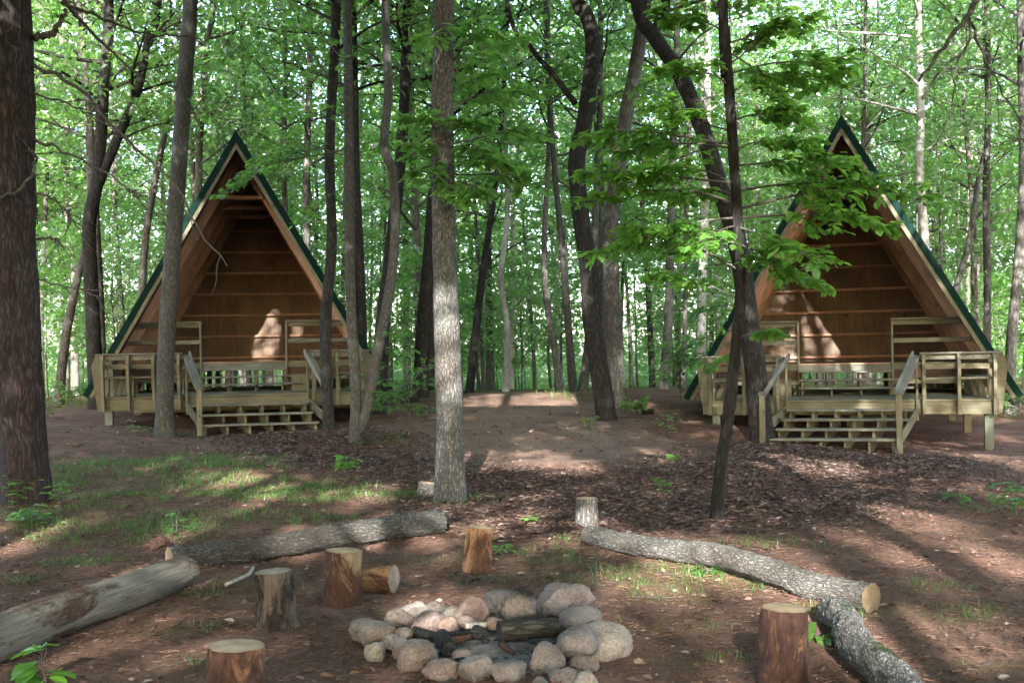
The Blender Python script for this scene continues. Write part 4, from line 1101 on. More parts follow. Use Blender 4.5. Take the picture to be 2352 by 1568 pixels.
for e in WOOD: byl.setdefault(e['label'], []).append(e)
for lb, es in byl.items():
    if len(es) > 1:
        es.sort(key=lambda e: e.location.x / e.location.y)
        for i, e in enumerate(es): e['label'] = lb + ', ' + ORD[min(i, 9)] + ' from left'
# the wood beyond, one mass
rs = np.random.default_rng(77)
ncl = 4800
yy = rs.uniform(72, 104, ncl); xx = rs.uniform(-1, 1, ncl) * (yy * .62 + 6)
zz = rs.uniform(0, 1, ncl) ** 1.9 * 19 - 1.2
pos, ax, nor = clump_leaves(np.stack([xx, yy, zz], -1), 26, 1.0, rs, .6)
tag(obj('far_woodland', leaf_mesh('far_woodland', 'quad', pos, ax, nor, .42 * rs.uniform(.6, 1.3, len(pos)), M['leaf_far'])),
    'far green mass of foliage closing the wood', 'woodland', kind='stuff')

# ------------------------------------------------------------------ fire ring stones
def stone_mat(name, a, b, c, speck=.7):
    m, nt, nd, ln, bs = new_mat(name)
    mp = mapped(nd, ln, (1, 1, 1))
    n1 = noise(nd, ln, mp.outputs[0], 7, 8, .65); n2 = noise(nd, ln, mp.outputs[0], 70, 5, .7); n3 = noise(nd, ln, mp.outputs[0], 22, 5, .7)
    rp = ramp(nd, [(.3, a), (.5, b), (.7, c)]); ln.new(n1.outputs['Fac'], rp.inputs[0])
    rs_ = ramp(nd, [(.36, (.45, .44, .43)), (.5, (1, 1, 1)), (.7, (1.25, 1.24, 1.22))]); ln.new(n2.outputs['Fac'], rs_.inputs[0])
    c1 = mixc(nd, ln, speck, rp.outputs[0], mixc(nd, ln, 1.0, rp.outputs[0], rs_.outputs[0], 'MULTIPLY'))
    vo = nd.new('ShaderNodeTexVoronoi'); vo.feature = 'DISTANCE_TO_EDGE'; vo.inputs['Scale'].default_value = 4.5
    w_ = nd.new('ShaderNodeVectorMath'); w_.operation = 'ADD'; ln.new(mp.outputs[0], w_.inputs[0])
    s_ = nd.new('ShaderNodeVectorMath'); s_.operation = 'SCALE'; s_.inputs['Scale'].default_value = .25; ln.new(n3.outputs['Color'], s_.inputs[0]); ln.new(s_.outputs[0], w_.inputs[1]); ln.new(w_.outputs[0], vo.inputs['Vector'])
    rk = ramp(nd, [(.0, (.6, .58, .55)), (.012, (1, 1, 1))]); ln.new(vo.outputs['Distance'], rk.inputs[0])
    c1 = mixc(nd, ln, .8, c1, mixc(nd, ln, 1.0, c1, rk.outputs[0], 'MULTIPLY'))
    at = nd.new('ShaderNodeAttribute'); at.attribute_name = 'soot'
    so = nd.new('ShaderNodeMath'); so.operation = 'MULTIPLY_ADD'; so.inputs[1].default_value = 1.4; ln.new(at.outputs['Fac'], so.inputs[0])
    of = nd.new('ShaderNodeMath'); of.operation = 'MULTIPLY_ADD'; of.inputs[1].default_value = .9; of.inputs[2].default_value = -.62; ln.new(n3.outputs['Fac'], of.inputs[0])
    ln.new(of.outputs[0], so.inputs[2])
    cl_ = nd.new('ShaderNodeClamp'); ln.new(so.outputs[0], cl_.inputs[0])
    c1 = mixc(nd, ln, cl_.outputs[0], c1, (.018, .017, .017))
    ln.new(c1, bs.inputs['Base Color']); bs.inputs['Roughness'].default_value = .88; bs.inputs['Specular IOR Level'].default_value = .25
    ad = nd.new('ShaderNodeMath'); ad.operation = 'ADD'; ln.new(n3.outputs['Fac'], ad.inputs[0]); ln.new(n2.outputs['Fac'], ad.inputs[1])
    bumpn(nd, ln, ad.outputs[0], .9, .02, bs)
    return m
M['st_grey'] = stone_mat('st_grey', (.12, .10, .092), (.19, .163, .151), (.26, .23, .215))
M['st_brown'] = stone_mat('st_brown', (.115, .087, .073), (.19, .15, .128), (.265, .217, .188))
M['st_pink'] = stone_mat('st_pink', (.16, .112, .098), (.255, .188, .168), (.335, .262, .236))
M['st_orange'] = stone_mat('st_orange', (.16, .10, .078), (.26, .175, .139), (.33, .243, .202))
M['st_pale'] = stone_mat('st_pale', (.165, .14, .118), (.27, .236, .203), (.36, .325, .287))
M['st_purple'] = stone_mat('st_purple', (.115, .092, .088), (.19, .158, .152), (.265, .23, .222), .8)
import bmesh
bmi = bmesh.new(); bmesh.ops.create_icosphere(bmi, subdivisions=4, radius=1.0)
ICO_V = np.array([v.co[:] for v in bmi.verts]); ICO_F = np.array([[v.index for v in f.verts] for f in bmi.faces]); bmi.free()
def stone(name, label, box, mat, seed, Yc=None, soot=0.0, sootdir=None, cuts=3, rough=.10, deep=.85, rot=0.0):
    cx, cyy, w, h = (box[0] + box[2]) / 2, (box[1] + box[3]) / 2, box[2] - box[0], box[3] - box[1]
    k = 1 / 3.178 / 1.0663
    px, py = 830 / 1.0663 + cx * k, 1400 / 1.0663 + cyy * k
    pw, ph = w * k, h * k
    if Yc is None:
        g0 = gat(px, py + ph / 2 - 3); Yc = g0.y + .5 * pw / 2 * g0.y / FP
    c = P(px, py, Yc)
    rx = pw / 2 * Yc / FP * 1.12; rz = ph / 2 * Yc / FP * 1.08; ry = max(.6 * rz, rx * deep)
    rng = random.Random(seed); v = ICO_V.copy()
    # planar cuts: faces knocked off a boulder
    for _ in range(cuts):
        n = np.array(rand_dirs(1, np.random.default_rng(rng.randrange(9999)))[0]); d = rng.uniform(.6, .86)
        s = v @ n; over = np.maximum(0, s - d); v = v - n * (over * .85)[:, None]
    nn = ICO_V
    v = v * (1 + rough * fbm(nn * 1.6 + seed * 3.1, seed, 2) + rough * .5 * fbm(nn * 5 + seed, seed + 5, 3))[:, None]
    mx_ = np.abs(v).max(0); v = v / mx_
    sd = np.array(sootdir if sootdir is not None else (0, 0, 1.0)); sd = sd / np.linalg.norm(sd)
    sv = np.clip((v @ sd - .45) * 1.6, 0, 1) * soot
    v = v * np.array((rx, ry, rz))
    if rot:
        cs, sn = math.cos(rot), math.sin(rot)
        v = v @ np.array(((cs, 0, sn), (0, 1, 0), (-sn, 0, cs)))
    me = mesh_np(name, v, ICO_F.ravel(), np.full(len(ICO_F), 3), M[mat], True)
    a = me.attributes.new('soot', 'FLOAT', 'POINT'); a.data.foreach_set('value', sv.astype(np.float32))
    gz_ = G(c.x, c.y)
    o = obj(name, me, None, (c.x, c.y, c.z - .012))
    tag(o, label, 'stone', 'stones of the fire ring')
    return o
STONES = [
    ('grey boulder at the far left end of the fire ring', (90, 345, 300, 570), 'st_grey', 6.15, 0, None),
    ('large smooth brown-grey stone leaning on the leftmost boulder', (165, 338, 445, 590), 'st_brown', 6.0, 0, None),
    ('small pale upright stone at the ring left front', (205, 515, 385, 722), 'st_pale', 5.78, 0, None),
    ('small crumbly pale stone behind the upright pale one', (310, 465, 490, 590), 'st_pale', 5.95, 0, None),
    ('pale blue-grey stone tucked behind the big brown front stone', (388, 498, 610, 705), 'st_grey', 5.82, 0, None),
    ('big flat-topped brown stone at the ring front left', (470, 512, 765, 812), 'st_brown', 5.62, 0, None),
    ('pinkish rounded stone at the ring front, right of the brown one', (660, 645, 935, 862), 'st_pink', 5.46, 0, None),
    ('tall egg-shaped grey stone in the middle of the ring front', (930, 610, 1190, 885), 'st_grey', 5.42, 0, None),
    ('low brown stone inside the ring, behind the tall egg stone', (865, 585, 1030, 720), 'st_brown', 5.72, .5, (0, 1, .3)),
    ('squat domed grey stone right of the tall egg stone', (1195, 660, 1465, 890), 'st_grey', 5.42, 0, None),
    ('tall slanting grey slab right of the domed stone', (1468, 530, 1748, 850), 'st_grey', 5.56, .15, (0, 1, .3)),
    ('small grey stone at the bottom edge under the grey slab', (1480, 800, 1632, 930), 'st_grey', 5.28, 0, None),
    ('small angular grey stone right of the slab foot', (1640, 725, 1862, 930), 'st_grey', 5.38, 0, None),
    ('small pale rounded stone lowest at the ring right', (1828, 750, 2030, 960), 'st_pale', 5.30, 0, None),
    ('brown-grey stone wedged under the big pale boulder', (1790, 615, 2052, 825), 'st_brown', 5.58, 0, None),
    ('smooth grey stone with rust and soot resting on the pale boulder', (1675, 400, 2008, 655), 'st_grey', 5.66, .8, (-.3, -.6, -.6)),
    ('big rough pale boulder at the right end of the ring', (1740, 378, 2278, 760), 'st_pale', 5.85, .15, (-1, 0, .4)),
    ('smooth grey stone between the pale boulder and largest boulder', (1720, 255, 2045, 440), 'st_grey', 6.15, 0, None),
    ('largest purple-grey boulder at the back right of the ring', (1500, 65, 1972, 375), 'st_purple', 6.45, .75, (-.1, -.8, -.45)),
    ('tall wedge stone with a soot-black top at the ring back', (1278, 108, 1535, 415), 'st_brown', 6.30, 1.5, (.25, -.1, 1)),
    ('flat grey stone standing at the ring back', (1125, 125, 1380, 300), 'st_grey', 6.6, .2, (.2, -1, 0)),
    ('small brown stone against the sooty wedge', (1208, 218, 1325, 365), 'st_brown', 6.35, 0, None),
    ('round orange-pink sunlit stone at the ring back', (915, 173, 1163, 408), 'st_orange', 6.4, .7, (.1, -.9, .25)),
    ('small orange stone below the round orange one', (1125, 338, 1283, 430), 'st_orange', 6.1, 0, None),
    ('small tan oval stone leaning inside the ring back left', (920, 328, 1058, 430), 'st_pink', 6.15, .3, (-.5, -.5, 0)),
    ('small split orange stone inside the ring left', (775, 335, 935, 478), 'st_orange', 6.1, 0, None),
    ('pale flat stone at the ring back left of the orange one', (805, 248, 985, 360), 'st_pale', 6.45, 0, None),
    ('small brownish stone topping the ring back left', (665, 208, 832, 330), 'st_brown', 6.5, .3, (.4, -.6, -.3)),
    ('pink fractured stone with soot at the ring left back', (575, 290, 805, 470), 'st_pink', 6.12, .9, (-.5, -.3, .9)),
    ('pale sooty-edged stone behind the pink fractured one', (485, 218, 745, 360), 'st_pale', 6.35, .6, (.6, -.5, .1)),
    ('grey-brown stone beside the pink fractured one', (355, 258, 590, 460), 'st_brown', 6.2, .4, (.7, -.6, -.2)),
    ('small dark stone inside the ring, by the grey stick', (435, 418, 570, 520), 'st_brown', 5.98, .5, (.6, 0, .4)),
]
for k, (lb, bx_, mt_, yc, so_, sd_) in enumerate(STONES):
    if sd_ is None and yc > 5.55: so_, sd_ = .7, (1180 - (bx_[0] + bx_[2]) / 2, (5.86 - yc) * 900, -60)
    stone('ring_stone', lb, bx_, mt_, 40 + k, yc, so_, sd_, cuts=5 + k % 4, rough=.09 + .05 * (k % 3 == 0))

# ash bed, charcoal
def c7(x, y, Y):     # point of the fire-ring close-up
    return P(830 / 1.0663 + x / 3.178 / 1.0663, 1400 / 1.0663 + y / 3.178 / 1.0663, Y)
n = 40
gx, gy = np.meshgrid(np.linspace(-1, 1, n), np.linspace(-1, 1, n))
rr = np.hypot(gx, gy)
ac = c7(1180, 560, 5.86); ac.z = G(ac.x, ac.y)
ax_ = ac.x + gx * .46; ay_ = ac.y + gy * .40
az_ = Gv(ax_.ravel(), ay_.ravel()).reshape(ax_.shape) + .045 * np.clip(1 - rr ** 2, -.3, 1) + .018 * fbm(np.stack([gx * 4, gy * 4, gx * 0], -1), 4, 3) * np.clip(1.2 - rr, 0, 1)
ii = np.arange(n * n).reshape(n, n)
qf = np.stack([ii[:-1, :-1], ii[:-1, 1:], ii[1:, 1:], ii[1:, :-1]], -1).reshape(-1, 4)
m, nt, nd, ln, bs = new_mat('ash')
tc = nd.new('ShaderNodeTexCoord'); n1 = noise(nd, ln, tc.outputs['Object'], 14, 7, .75); n2 = noise(nd, ln, tc.outputs['Object'], 90, 4, .7)
rp = ramp(nd, [(.36, (.02, .019, .018)), (.46, (.06, .054, .049)), (.6, (.12, .109, .10)), (.75, (.19, .176, .164))]); ln.new(n1.outputs['Fac'], rp.inputs[0]); ln.new(rp.outputs[0], bs.inputs['Base Color'])
bs.inputs['Roughness'].default_value = 1.0; bumpn(nd, ln, n2.outputs['Fac'], .8, .02, bs)
tag(obj('ash_bed', mesh_np('ash_bed', np.stack([ax_, ay_, az_], -1).reshape(-1, 3), qf.ravel(), np.full(len(qf), 4), m, True)), 'pale grey ash spread inside the stone ring', 'ash', kind='stuff')
rs = np.random.default_rng(31); cg = Geo()
for k in range(110):
    t = rs.uniform(0, 6.28); r_ = rs.uniform(0, .9) ** .6
    x, y = ac.x + math.cos(t) * r_ * .42, ac.y + math.sin(t) * r_ * .36
    s_ = rs.uniform(.003, .010) * (2.2 if k < 7 else 1)
    v = (ICO_V[:42] * 0)
    pts = rs.normal(size=(8, 3)) * .25 + np.array([(a, b, c) for a in (-1, 1) for b in (-1, 1) for c in (-1, 1)])
    cg.add(pts * s_ * np.array((1.3, 1, .7)) + np.array((x, y, G(x, y) + .045 * max(0, 1 - r_ ** 2) + s_ * .4)), [(0, 1, 3, 2), (4, 6, 7, 5), (0, 4, 5, 1), (2, 3, 7, 6), (0, 2, 6, 4), (1, 5, 7, 3)])
tag(obj('charcoal', cg.mesh('charcoal', M['char'])), 'black charcoal crumbs scattered on the ash', 'charcoal', kind='stuff')

# ------------------------------------------------------------------ logs, rounds and stumps
def cut_face(parent, r, mat, outline, seg=40, z=0.0, flip=False, dome=.0):
    """disc with growth rings; outline = radius per angle"""
    ang = np.arange(seg) * 2 * math.pi / seg
    rings = [0.0, .25, .5, .75, .9, 1.0]
    v = [(0, 0, dome)]; rim = [0.0]
    for f in rings[1:]:
        for k in range(seg):
            v.append((outline[k] * f * math.cos(ang[k]), outline[k] * f * math.sin(ang[k]), dome * (1 - f * f))); rim.append(1.0 if f >= 1 else (.0 if f < .9 else .25))
    fs = [(0, 1 + k, 1 + (k + 1) % seg) for k in range(seg)]
    for j in range(len(rings) - 2):
        for k in range(seg):
            a = 1 + j * seg + k; b = 1 + j * seg + (k + 1) % seg
            fs.append((a, a + seg, b + seg, b))
    if flip: fs = [tuple(reversed(f)) for f in fs]
    g = Geo(); g.add(v, fs); me = g.mesh('cut_end', M[mat])
    at = me.attributes.new('rim', 'FLOAT', 'POINT'); at.data.foreach_set('value', np.array(rim, np.float32))
    return obj('cut_end', me, parent, (0, 0, z))
def round_mesh(L, r0, r1, bend, seed, bump, bscale, seg=40, n=40, knots=(), flare=0.0):
    """log along local +z from 0 to L; returns mesh geometry plus end outlines"""
    z = np.linspace(0, L, n); s = z / L
    rad = r0 + (r1 - r0) * s + flare * r0 * np.exp(-z / .08)
    ang = np.arange(seg) * 2 * math.pi / seg
    A, Zm = np.meshgrid(ang, z)
    p = np.stack([np.cos(A) * 1.2, np.sin(A) * 1.2, Zm / max(r0, .05) * .35], -1)
    rr = rad[:, None] * (1 + bump * fbm(p * bscale + seed * 2.7, seed, 4) + .05 * fbm(p * .7 + seed, seed + 9, 2))
    for (ka, kz, kr, kh) in knots:
        d2 = ((np.angle(np.exp(1j * (A - ka))) * rad[:, None]) ** 2 + (Zm - kz) ** 2) / kr ** 2
        rr = rr + kh * np.exp(-d2) 
    bx_ = np.interp(s, np.linspace(0, 1, len(bend)), [b[0] for b in bend]); by_ = np.interp(s, np.linspace(0, 1, len(bend)), [b[1] for b in bend])
    kk = np.ones(7) / 7
    if len(bend) > 2:
        bx_ = np.convolve(np.pad(bx_, 3, 'edge'), kk, 'valid'); by_ = np.convolve(np.pad(by_, 3, 'edge'), kk, 'valid')
    v = np.stack([rr * np.cos(A) + bx_[:, None], rr * np.sin(A) + by_[:, None], Zm], -1)
    idx = np.arange(n * seg).reshape(n, seg); nx_ = np.roll(idx, -1, 1)
    q = np.stack([idx[:-1], nx_[:-1], nx_[1:], idx[1:]], -1).reshape(-1, 4)
    return v.reshape(-1, 3), q, rr[0], rr[-1], (bx_[0], by_[0]), (bx_[-1], by_[-1])
def log(name, label, cat, a, b, r0, r1, mat, ring, bend=((0, 0), (0, 0)), seed=1, bump=.07, bscale=3.0, group=None, knots=(), seg=44, n=90, flare=0.0, parts=True):
    a, b = Vector(a), Vector(b)
    L = (b - a).length; z = (b - a).normalized()
    e = empty(name, tuple(a)); tag(e, label, cat, group)
    x = Vector((0, 0, 1)) if abs(z.z) < .9 else Vector((1, 0, 0))
    x = (x - z * x.dot(z)).normalized(); y = z.cross(x)
    e.rotation_euler = Matrix((x, y, z)).transposed().to_euler()
    v, q, o0, o1, c0, c1 = round_mesh(L, r0, r1, bend, seed, bump, bscale, seg, n, knots, flare)
    obj('bark', mesh_np('bark', v, q.ravel(), np.full(len(q), 4), M[mat], True), e)
    f1 = cut_face(e, r1, ring, o1 * 1.0, seg, L, False, .004); f1.location = (c1[0], c1[1], L)
    f0 = cut_face(e, r0, ring, o0 * 1.0, seg, 0, True, -.004); f0.location = (c0[0], c0[1], 0)
    return e
def lay(px, py, r, dz=0.0):
    """axis point of a lying log whose centre shows at px,py"""
    for Y in np.arange(4.2, 25, .02):
        p = P(px, py, Y)
        if p.z - r <= G(p.x, p.y) + dz: return p
    return p
r_ = .135
log('fallen_log', 'bleached bare log running out of the left picture edge', 'log', lay(-90, 1497, .128), lay(425, 1309, .11), .128, .108, 'bare_log', 'ring_tan', seed=3, bump=.05, bscale=2.5, group='seating logs round the fire ring', bend=((0, 0), (.01, .0), (0, .02), (0, 0)))
log('fallen_log', 'long barky grey log lying left of the centre oak', 'log', lay(388, 1283, .09), lay(1012, 1198, .10), .085, .105, 'log_lichen', 'ring_tan', seed=4, bump=.09, bscale=4, group='seating logs round the fire ring', bend=((0, 0), (-.02, .03), (.01, .03), (.015, 0), (0, 0)))
log('fallen_log', 'long lichen-grey bent log lying right of the fire ring', 'log', lay(1352, 1228, .085), lay(2002, 1372, .09), .078, .092, 'log_lichen', 'ring_tan', seed=5, bump=.10, bscale=4, group='seating logs round the fire ring', bend=((0, 0), (0, .0), (.01, -.03), (.045, -.05), (.05, .02), (.0, .05), (0, 0)), knots=((1.2, 1.35, .07, .03), (0.6, 1.5, .05, .025)))
log('fallen_log', 'mossy lichened log running out of the bottom right corner', 'log', lay(1906, 1400, .085), lay(2110, 1640, .09), .08, .09, 'log_moss', 'ring_fresh', seed=6, bump=.12, bscale=4.5, group='seating logs round the fire ring', bend=((0, 0), (.02, -.02), (.0, .03), (.01, .0), (0, -.03), (0, 0)), knots=((.4, .25, .08, .02), (5.6, .8, .08, .02)))
log('cut_log', 'short cut log lying behind the tan sawn round', 'log', lay(812, 1326, .085), lay(905, 1330, .09), .085, .092, 'orange_round', 'ring_old', seed=7, bump=.07, bscale=3, n=30)
def stand(name, label, px, pt, pb, wpx, mat, ring, seed, lean=0.0, bump=.10, bscale=3.2, knots=(), flare=0.0, r1f=.95, group='sawn rounds used as seats', sink=.03):
    """upright round: pt = top centre in the picture, pb = lowest front point of its base"""
    g0 = gat(px, pb); r = wpx / 2 * g0.y / FP
    Y = g0.y + r * .8
    base = P(px, pb - 4, Y); base = Vector((base.x, Y, G(base.x, Y) - sink))
    top = P(pt[0], pt[1], Y)
    return log(name, label, 'stump', base, top, r, r * r1f, mat, ring, seed=seed, bump=bump, bscale=bscale, knots=knots, seg=48, n=44, flare=flare, group=group)
stand('log_round', 'sawn log round with red peeling bark and a knot, beside mossy log', 1798, (1804, 1395), 1590, 112, 'red_round', 'ring_fresh', 11, bump=.09, knots=((-1.75, .13, .035, .02),))
stand('log_round', 'sawn log round with pink top at the bottom edge left of the ring', 538, (542, 1482), 1660, 134, 'red_round', 'ring_pink', 12, bump=.08)
stand('log_round', 'weathered dark grey splintered round between two sawn rounds', 636, (627, 1311), 1448, 92, 'grey_round', 'ring_old', 13, bump=.08, flare=.2, r1f=.92)
stand('log_round', 'tan sawn round in front of the short cut log', 786, (790, 1263), 1396, 86, 'tan_round', 'ring_fresh', 14, bump=.09)
stand('log_round', 'orange peeled sawn round behind the fire ring', 1095, (1102, 1210), 1318, 65, 'orange_round', 'ring_fresh', 15, bump=.09)
stand('tree_stump', 'grey barked stump with pale sawn top right of centre', 1349, (1347, 1143), 1208, 50, 'oak_bark', 'ring_fresh', 16, bump=.07, flare=.2, group=None)
stand('tree_stump', 'low mossy stump just left of the centre oak base', 978, (982, 1108), 1140, 42, 'log_moss', 'ring_fresh', 17, bump=.07, flare=.3, group=None)
stand('tree_stump', 'low dark stump by the left cabin path edge', 944, (944, 908), 924, 34, 'dark_bark', 'ring_old', 18, bump=.07, flare=.3, group=None)
# flat slab of wood right of the crooked tree
log('wood_slab', 'small weathered wood slab lying right of the dark pair', 'wood', lay(1470, 945, .05), lay(1500, 944, .05), .06, .06, 'grey_round', 'ring_old', seed=19, n=16, seg=18)
# rotten chunk
rc = gat(366, 1262)
v = ICO_V * (1 + .35 * fbm(ICO_V * 2, 8, 3))[:, None] * np.array((.075, .06, .055)); 
tag(obj('rotten_wood', mesh_np('rotten_wood', v, ICO_F.ravel(), np.full(len(ICO_F), 3), M['red_round'], False), None, (rc.x, rc.y, rc.z + .045)), 'small red rotten wood chunk on the grass at left', 'wood')
# sticks and firewood
def stick(name, label, pts, r0, r1, mat, cat='stick', world=False, seg=9, bump=.08):
    g = Geo(); q = smooth_path([np.array(p) for p in pts], 24)
    b = q[0].copy()
    tube(g, q, np.linspace(r0, r1, 24), seg, bump, 14, 3)
    return tag(obj(name, g.mesh(name, M[mat], True, tuple(b)), None, tuple(b)), label, cat)
def on(px, py, dz=.015):
    p = gat(px, py); p.z += dz; return p
stick('stick', 'curved pale stick lying beside the weathered round', [on(518, 1348), on(552, 1338, .03), on(572, 1328, .03), on(582, 1316, .04)], .014, .012, 'grey_stick')
log('charred_log', 'thick charred log lying across the ash in the ring', 'firewood', c7(1245, 465, 5.9), c7(1700, 425, 6.0), .056, .05, 'charlog', 'char', seed=22, bump=.08, bscale=3, n=40)
log('charred_chunk', 'black burnt chunk of wood in the ring front', 'firewood', c7(800, 500, 5.86), c7(855, 600, 5.7), .045, .04, 'char', 'char', seed=23, bump=.1, n=20, seg=20)
stick('split_stick', 'pale fresh split stick against the burnt chunk', [c7(840, 545, 5.82), c7(930, 525, 5.86), c7(1025, 498, 5.9)], .026, .012, 'tan_round', 'firewood')
stick('grey_stick', 'grey half-burnt stick inside the ring left', [c7(590, 455, 6.0), c7(680, 480, 5.95), c7(780, 500, 5.9)], .026, .022, 'charlog', 'firewood')
stick('grey_stick', 'thin bare grey stick at the ash back edge', [c7(985, 420, 6.05), c7(1110, 412, 6.08), c7(1240, 405, 6.1)], .018, .014, 'grey_stick', 'firewood')
stick('burnt_stick', 'black burnt stick lying across the ash middle', [c7(720, 490, 5.95), c7(860, 482, 5.98), c7(1050, 470, 6.0)], .016, .012, 'char', 'firewood')
log('charred_chunk', 'black charcoal lump behind the pale split stick', 'firewood', c7(1060, 455, 6.0), c7(1120, 480, 5.96), .035, .032, 'char', 'char', seed=24, bump=.14, n=14, seg=16)
stick('burnt_stick', 'short red-brown ember stick on the ash before the charred log', [c7(1270, 565, 5.78), c7(1320, 605, 5.74), c7(1365, 640, 5.7)], .022, .012, 'red_round', 'firewood')
stick('twig', 'thin upright twig standing in the grass right of the ring', [on(1368, 1385, 0), on(1370, 1350, .1), on(1372, 1320, .25)], .004, .003, 'dead_branch')

# ------------------------------------------------------------------ seedlings
def seedling(label, px, py, h, n, leaf, spread, mat='leaf_bright', seed=1, stems=2, shape='oval'):
    rng = random.Random(seed); b = gat(px, py); e = empty('seedling', tuple(b)); tag(e, label, 'seedling', 'small leafy seedlings')
    g = Geo(); PO, AX, NO, LE = [], [], [], []
    for s in range(stems):
        t = np.array((rng.uniform(-.25, .25) * h, rng.uniform(-.2, .2) * h, h * rng.uniform(.75, 1.1)))
        pth = limb(g, (0, 0, -.02), t, .004, .002, .0, 8, 5, rng, .08)
        for k in range(n):
            i = rng.randrange(3, 8); q = pth[i]; az = rng.uniform(0, 6.28)
            d = np.array((math.cos(az), math.sin(az), rng.uniform(-.3, .35)))
            e2 = q + d * spread * rng.uniform(.2, 1)
            limb(g, q, e2, .002, .001, .05, 4, 3, rng, .03)
            for j in range(3):
                PO.append(e2); a2 = az + (j - 1) * 1.0
                AX.append((math.cos(a2), math.sin(a2), rng.uniform(-.35, .1))); NO.append((rng.gauss(0, .25), rng.gauss(0, .25), 1)); LE.append(leaf * rng.uniform(.7, 1.2))
    obj('stem', g.mesh('stem', M['dead_branch'], True), e)
    obj('foliage', leaf_mesh('foliage', shape, PO, AX, NO, LE, M[mat]), e)
for k, a in enumerate((
    ('bright green seedling cut by the bottom left edge', 100, 1600, .22, 3, .13, .05, 'leaf_bright', 3),
    ('bright seedling on the mulch right of left cabin stairs', 800, 1100, .28, 4, .13, .10, 'leaf_bright', 2),
    ('small bright seedling behind the orange sawn round', 1218, 1205, .08, 3, .07, .06, 'leaf_bright', 2),
    ('spindly seedling right of the grey barked stump', 1525, 1165, .28, 4, .08, .07, 'leaf_bright', 2),
    ('small seedling on the mulch below the right cabin tree', 1545, 1065, .18, 3, .09, .06, 'leaf_bright', 2),
    ('low bright seedling right of the mulch by right edge', 2200, 1152, .10, 4, .10, .10, 'leaf_maple', 2),
    ('leafy seedlings at the right edge by the mulch', 2335, 1180, .3, 8, .09, .2, 'leaf_maple', 4),
    ('pale seedling in the grass above the left logs', 402, 1235, .22, 4, .06, .10, 'leaf_maple', 2),
    ('seedling in the grass left of the long barky log', 460, 1240, .2, 4, .055, .08, 'leaf_maple', 2),
    ('weedy plant growing at the foot of the pine', 45, 1160, .32, 6, .08, .12, 'leaf_maple', 3),
    ('leafy sprigs right of the pine foot', 140, 1160, .25, 6, .07, .18, 'leaf_maple', 4),
    ('low leafy plant below the pine at the left edge', 75, 1205, .14, 6, .09, .2, 'leaf_maple', 4),
    ('pale small plant in front of the left cabin post', 315, 1000, .22, 6, .07, .14, 'leaf_far', 3),
    ('low green leaf lying under the red sawn round', 1878, 1475, .06, 2, .11, .03, 'leaf_bright', 2),
    ('ground plant at the foot of the long bent log', 1625, 1320, .06, 4, .08, .08, 'leaf_maple', 2),
    ('tiny seedling beside the orange sawn round', 1155, 1285, .12, 3, .07, .05, 'leaf_maple', 2),
    ('small plant at the crooked dark tree foot', 1355, 985, .25, 5, .07, .12, 'leaf_maple', 3),
    ('seedlings left of the right cabin tree', 1530, 1000, .35, 6, .08, .2, 'leaf_maple', 3),
    ('plants along the left cabin deck foot', 110, 960, .4, 8, .09, .3, 'leaf_far', 4))):
    seedling(a[0], a[1], a[2], a[3], a[4], a[5], a[6], a[7], 60 + k, a[8])
def shrub(label, px, py, h, sprs, leaf, seed):
    rng = random.Random(seed); rs = np.random.default_rng(seed); b = gat(px, py); e = empty('shrub', tuple(b)); tag(e, label, 'shrub')
    g = Geo(); PO, AX, NO, LE = [], [], [], []
    for k in range(sprs):
        az = rng.uniform(0, 6.28); z0 = h * rng.uniform(.15, .6)
        L = h * rng.uniform(.35, .7)
        a = np.array((0, 0, z0)); bb = a + np.array((math.cos(az) * L, math.sin(az) * L, L * rng.uniform(.1, .7)))
        spray(g, PO, AX, NO, LE, a, bb, L * .7, 5, 6, leaf, rng, rs)
    limb(g, (0, 0, -.05), (.03, .02, h), .012, .004, 0, 8, 6, rng, .04)
    obj('stem', g.mesh('stem', M['dead_branch'], True), e)
    obj('foliage', leaf_mesh('foliage', 'oval', PO, AX, NO, LE, M['leaf_maple']), e)
shrub('leafy shrub standing left behind the centre oak', 938, 1000, 1.5, 14, .12, 81)
shrub('low shrub left of the leafy one behind the oak', 890, 960, 1.0, 10, .11, 82)
shrub('low shrub by the right foot of the crooked dark tree', 1460, 960, .55, 10, .09, 83)
shrub('leafy shrub left of the right cabin roof foot', 1560, 930, 1.6, 14, .13, 84)
shrub('shrub by the right cabin roof foot at right edge', 2340, 960, .7, 12, .10, 85)
shrub('shrub left of the left cabin deck', 165, 930, .7, 12, .10, 86)

# ------------------------------------------------------------------ what lies and grows on the forest floor (nobody could count it)
rs = np.random.default_rng(3)
def scat_xy(n, x0, x1, y0, y1, power=1.0):
    y = y0 + (y1 - y0) * rs.random(n) ** power
    x = x0 + (x1 - x0) * rs.random(n)
    return x, y
def lie(x, y, lift=.004, tilt=.28):
    n = len(x); z = Gv(x, y) + lift + rs.random(n) * .012
    az = rs.uniform(0, 6.283, n)
    ax = np.stack([np.cos(az), np.sin(az), rs.normal(0, .12, n)], -1)
    nor = np.stack([rs.normal(0, tilt, n), rs.normal(0, tilt, n), np.ones(n)], -1)
    return np.stack([x, y, z], -1), ax, nor
mw = np.array(MULCH_W)
x, y = scat_xy(150000, mw[:, 0].min() - .9, mw[:, 0].max() + .9, mw[:, 1].min() - .9, mw[:, 1].max() + .8)
j1 = .4 * vnoise(np.stack([x, y, x * 0], -1) * 1.1, 21)
fz_ = sum(inpoly(x + j1 + a, y + j1 + b, MULCH_W).astype(float) for a, b in ((0, 0), (.6, 0), (-.6, 0), (0, .8), (0, -.8))) / 5
k = rs.random(len(x)) < fz_ ** 1.3
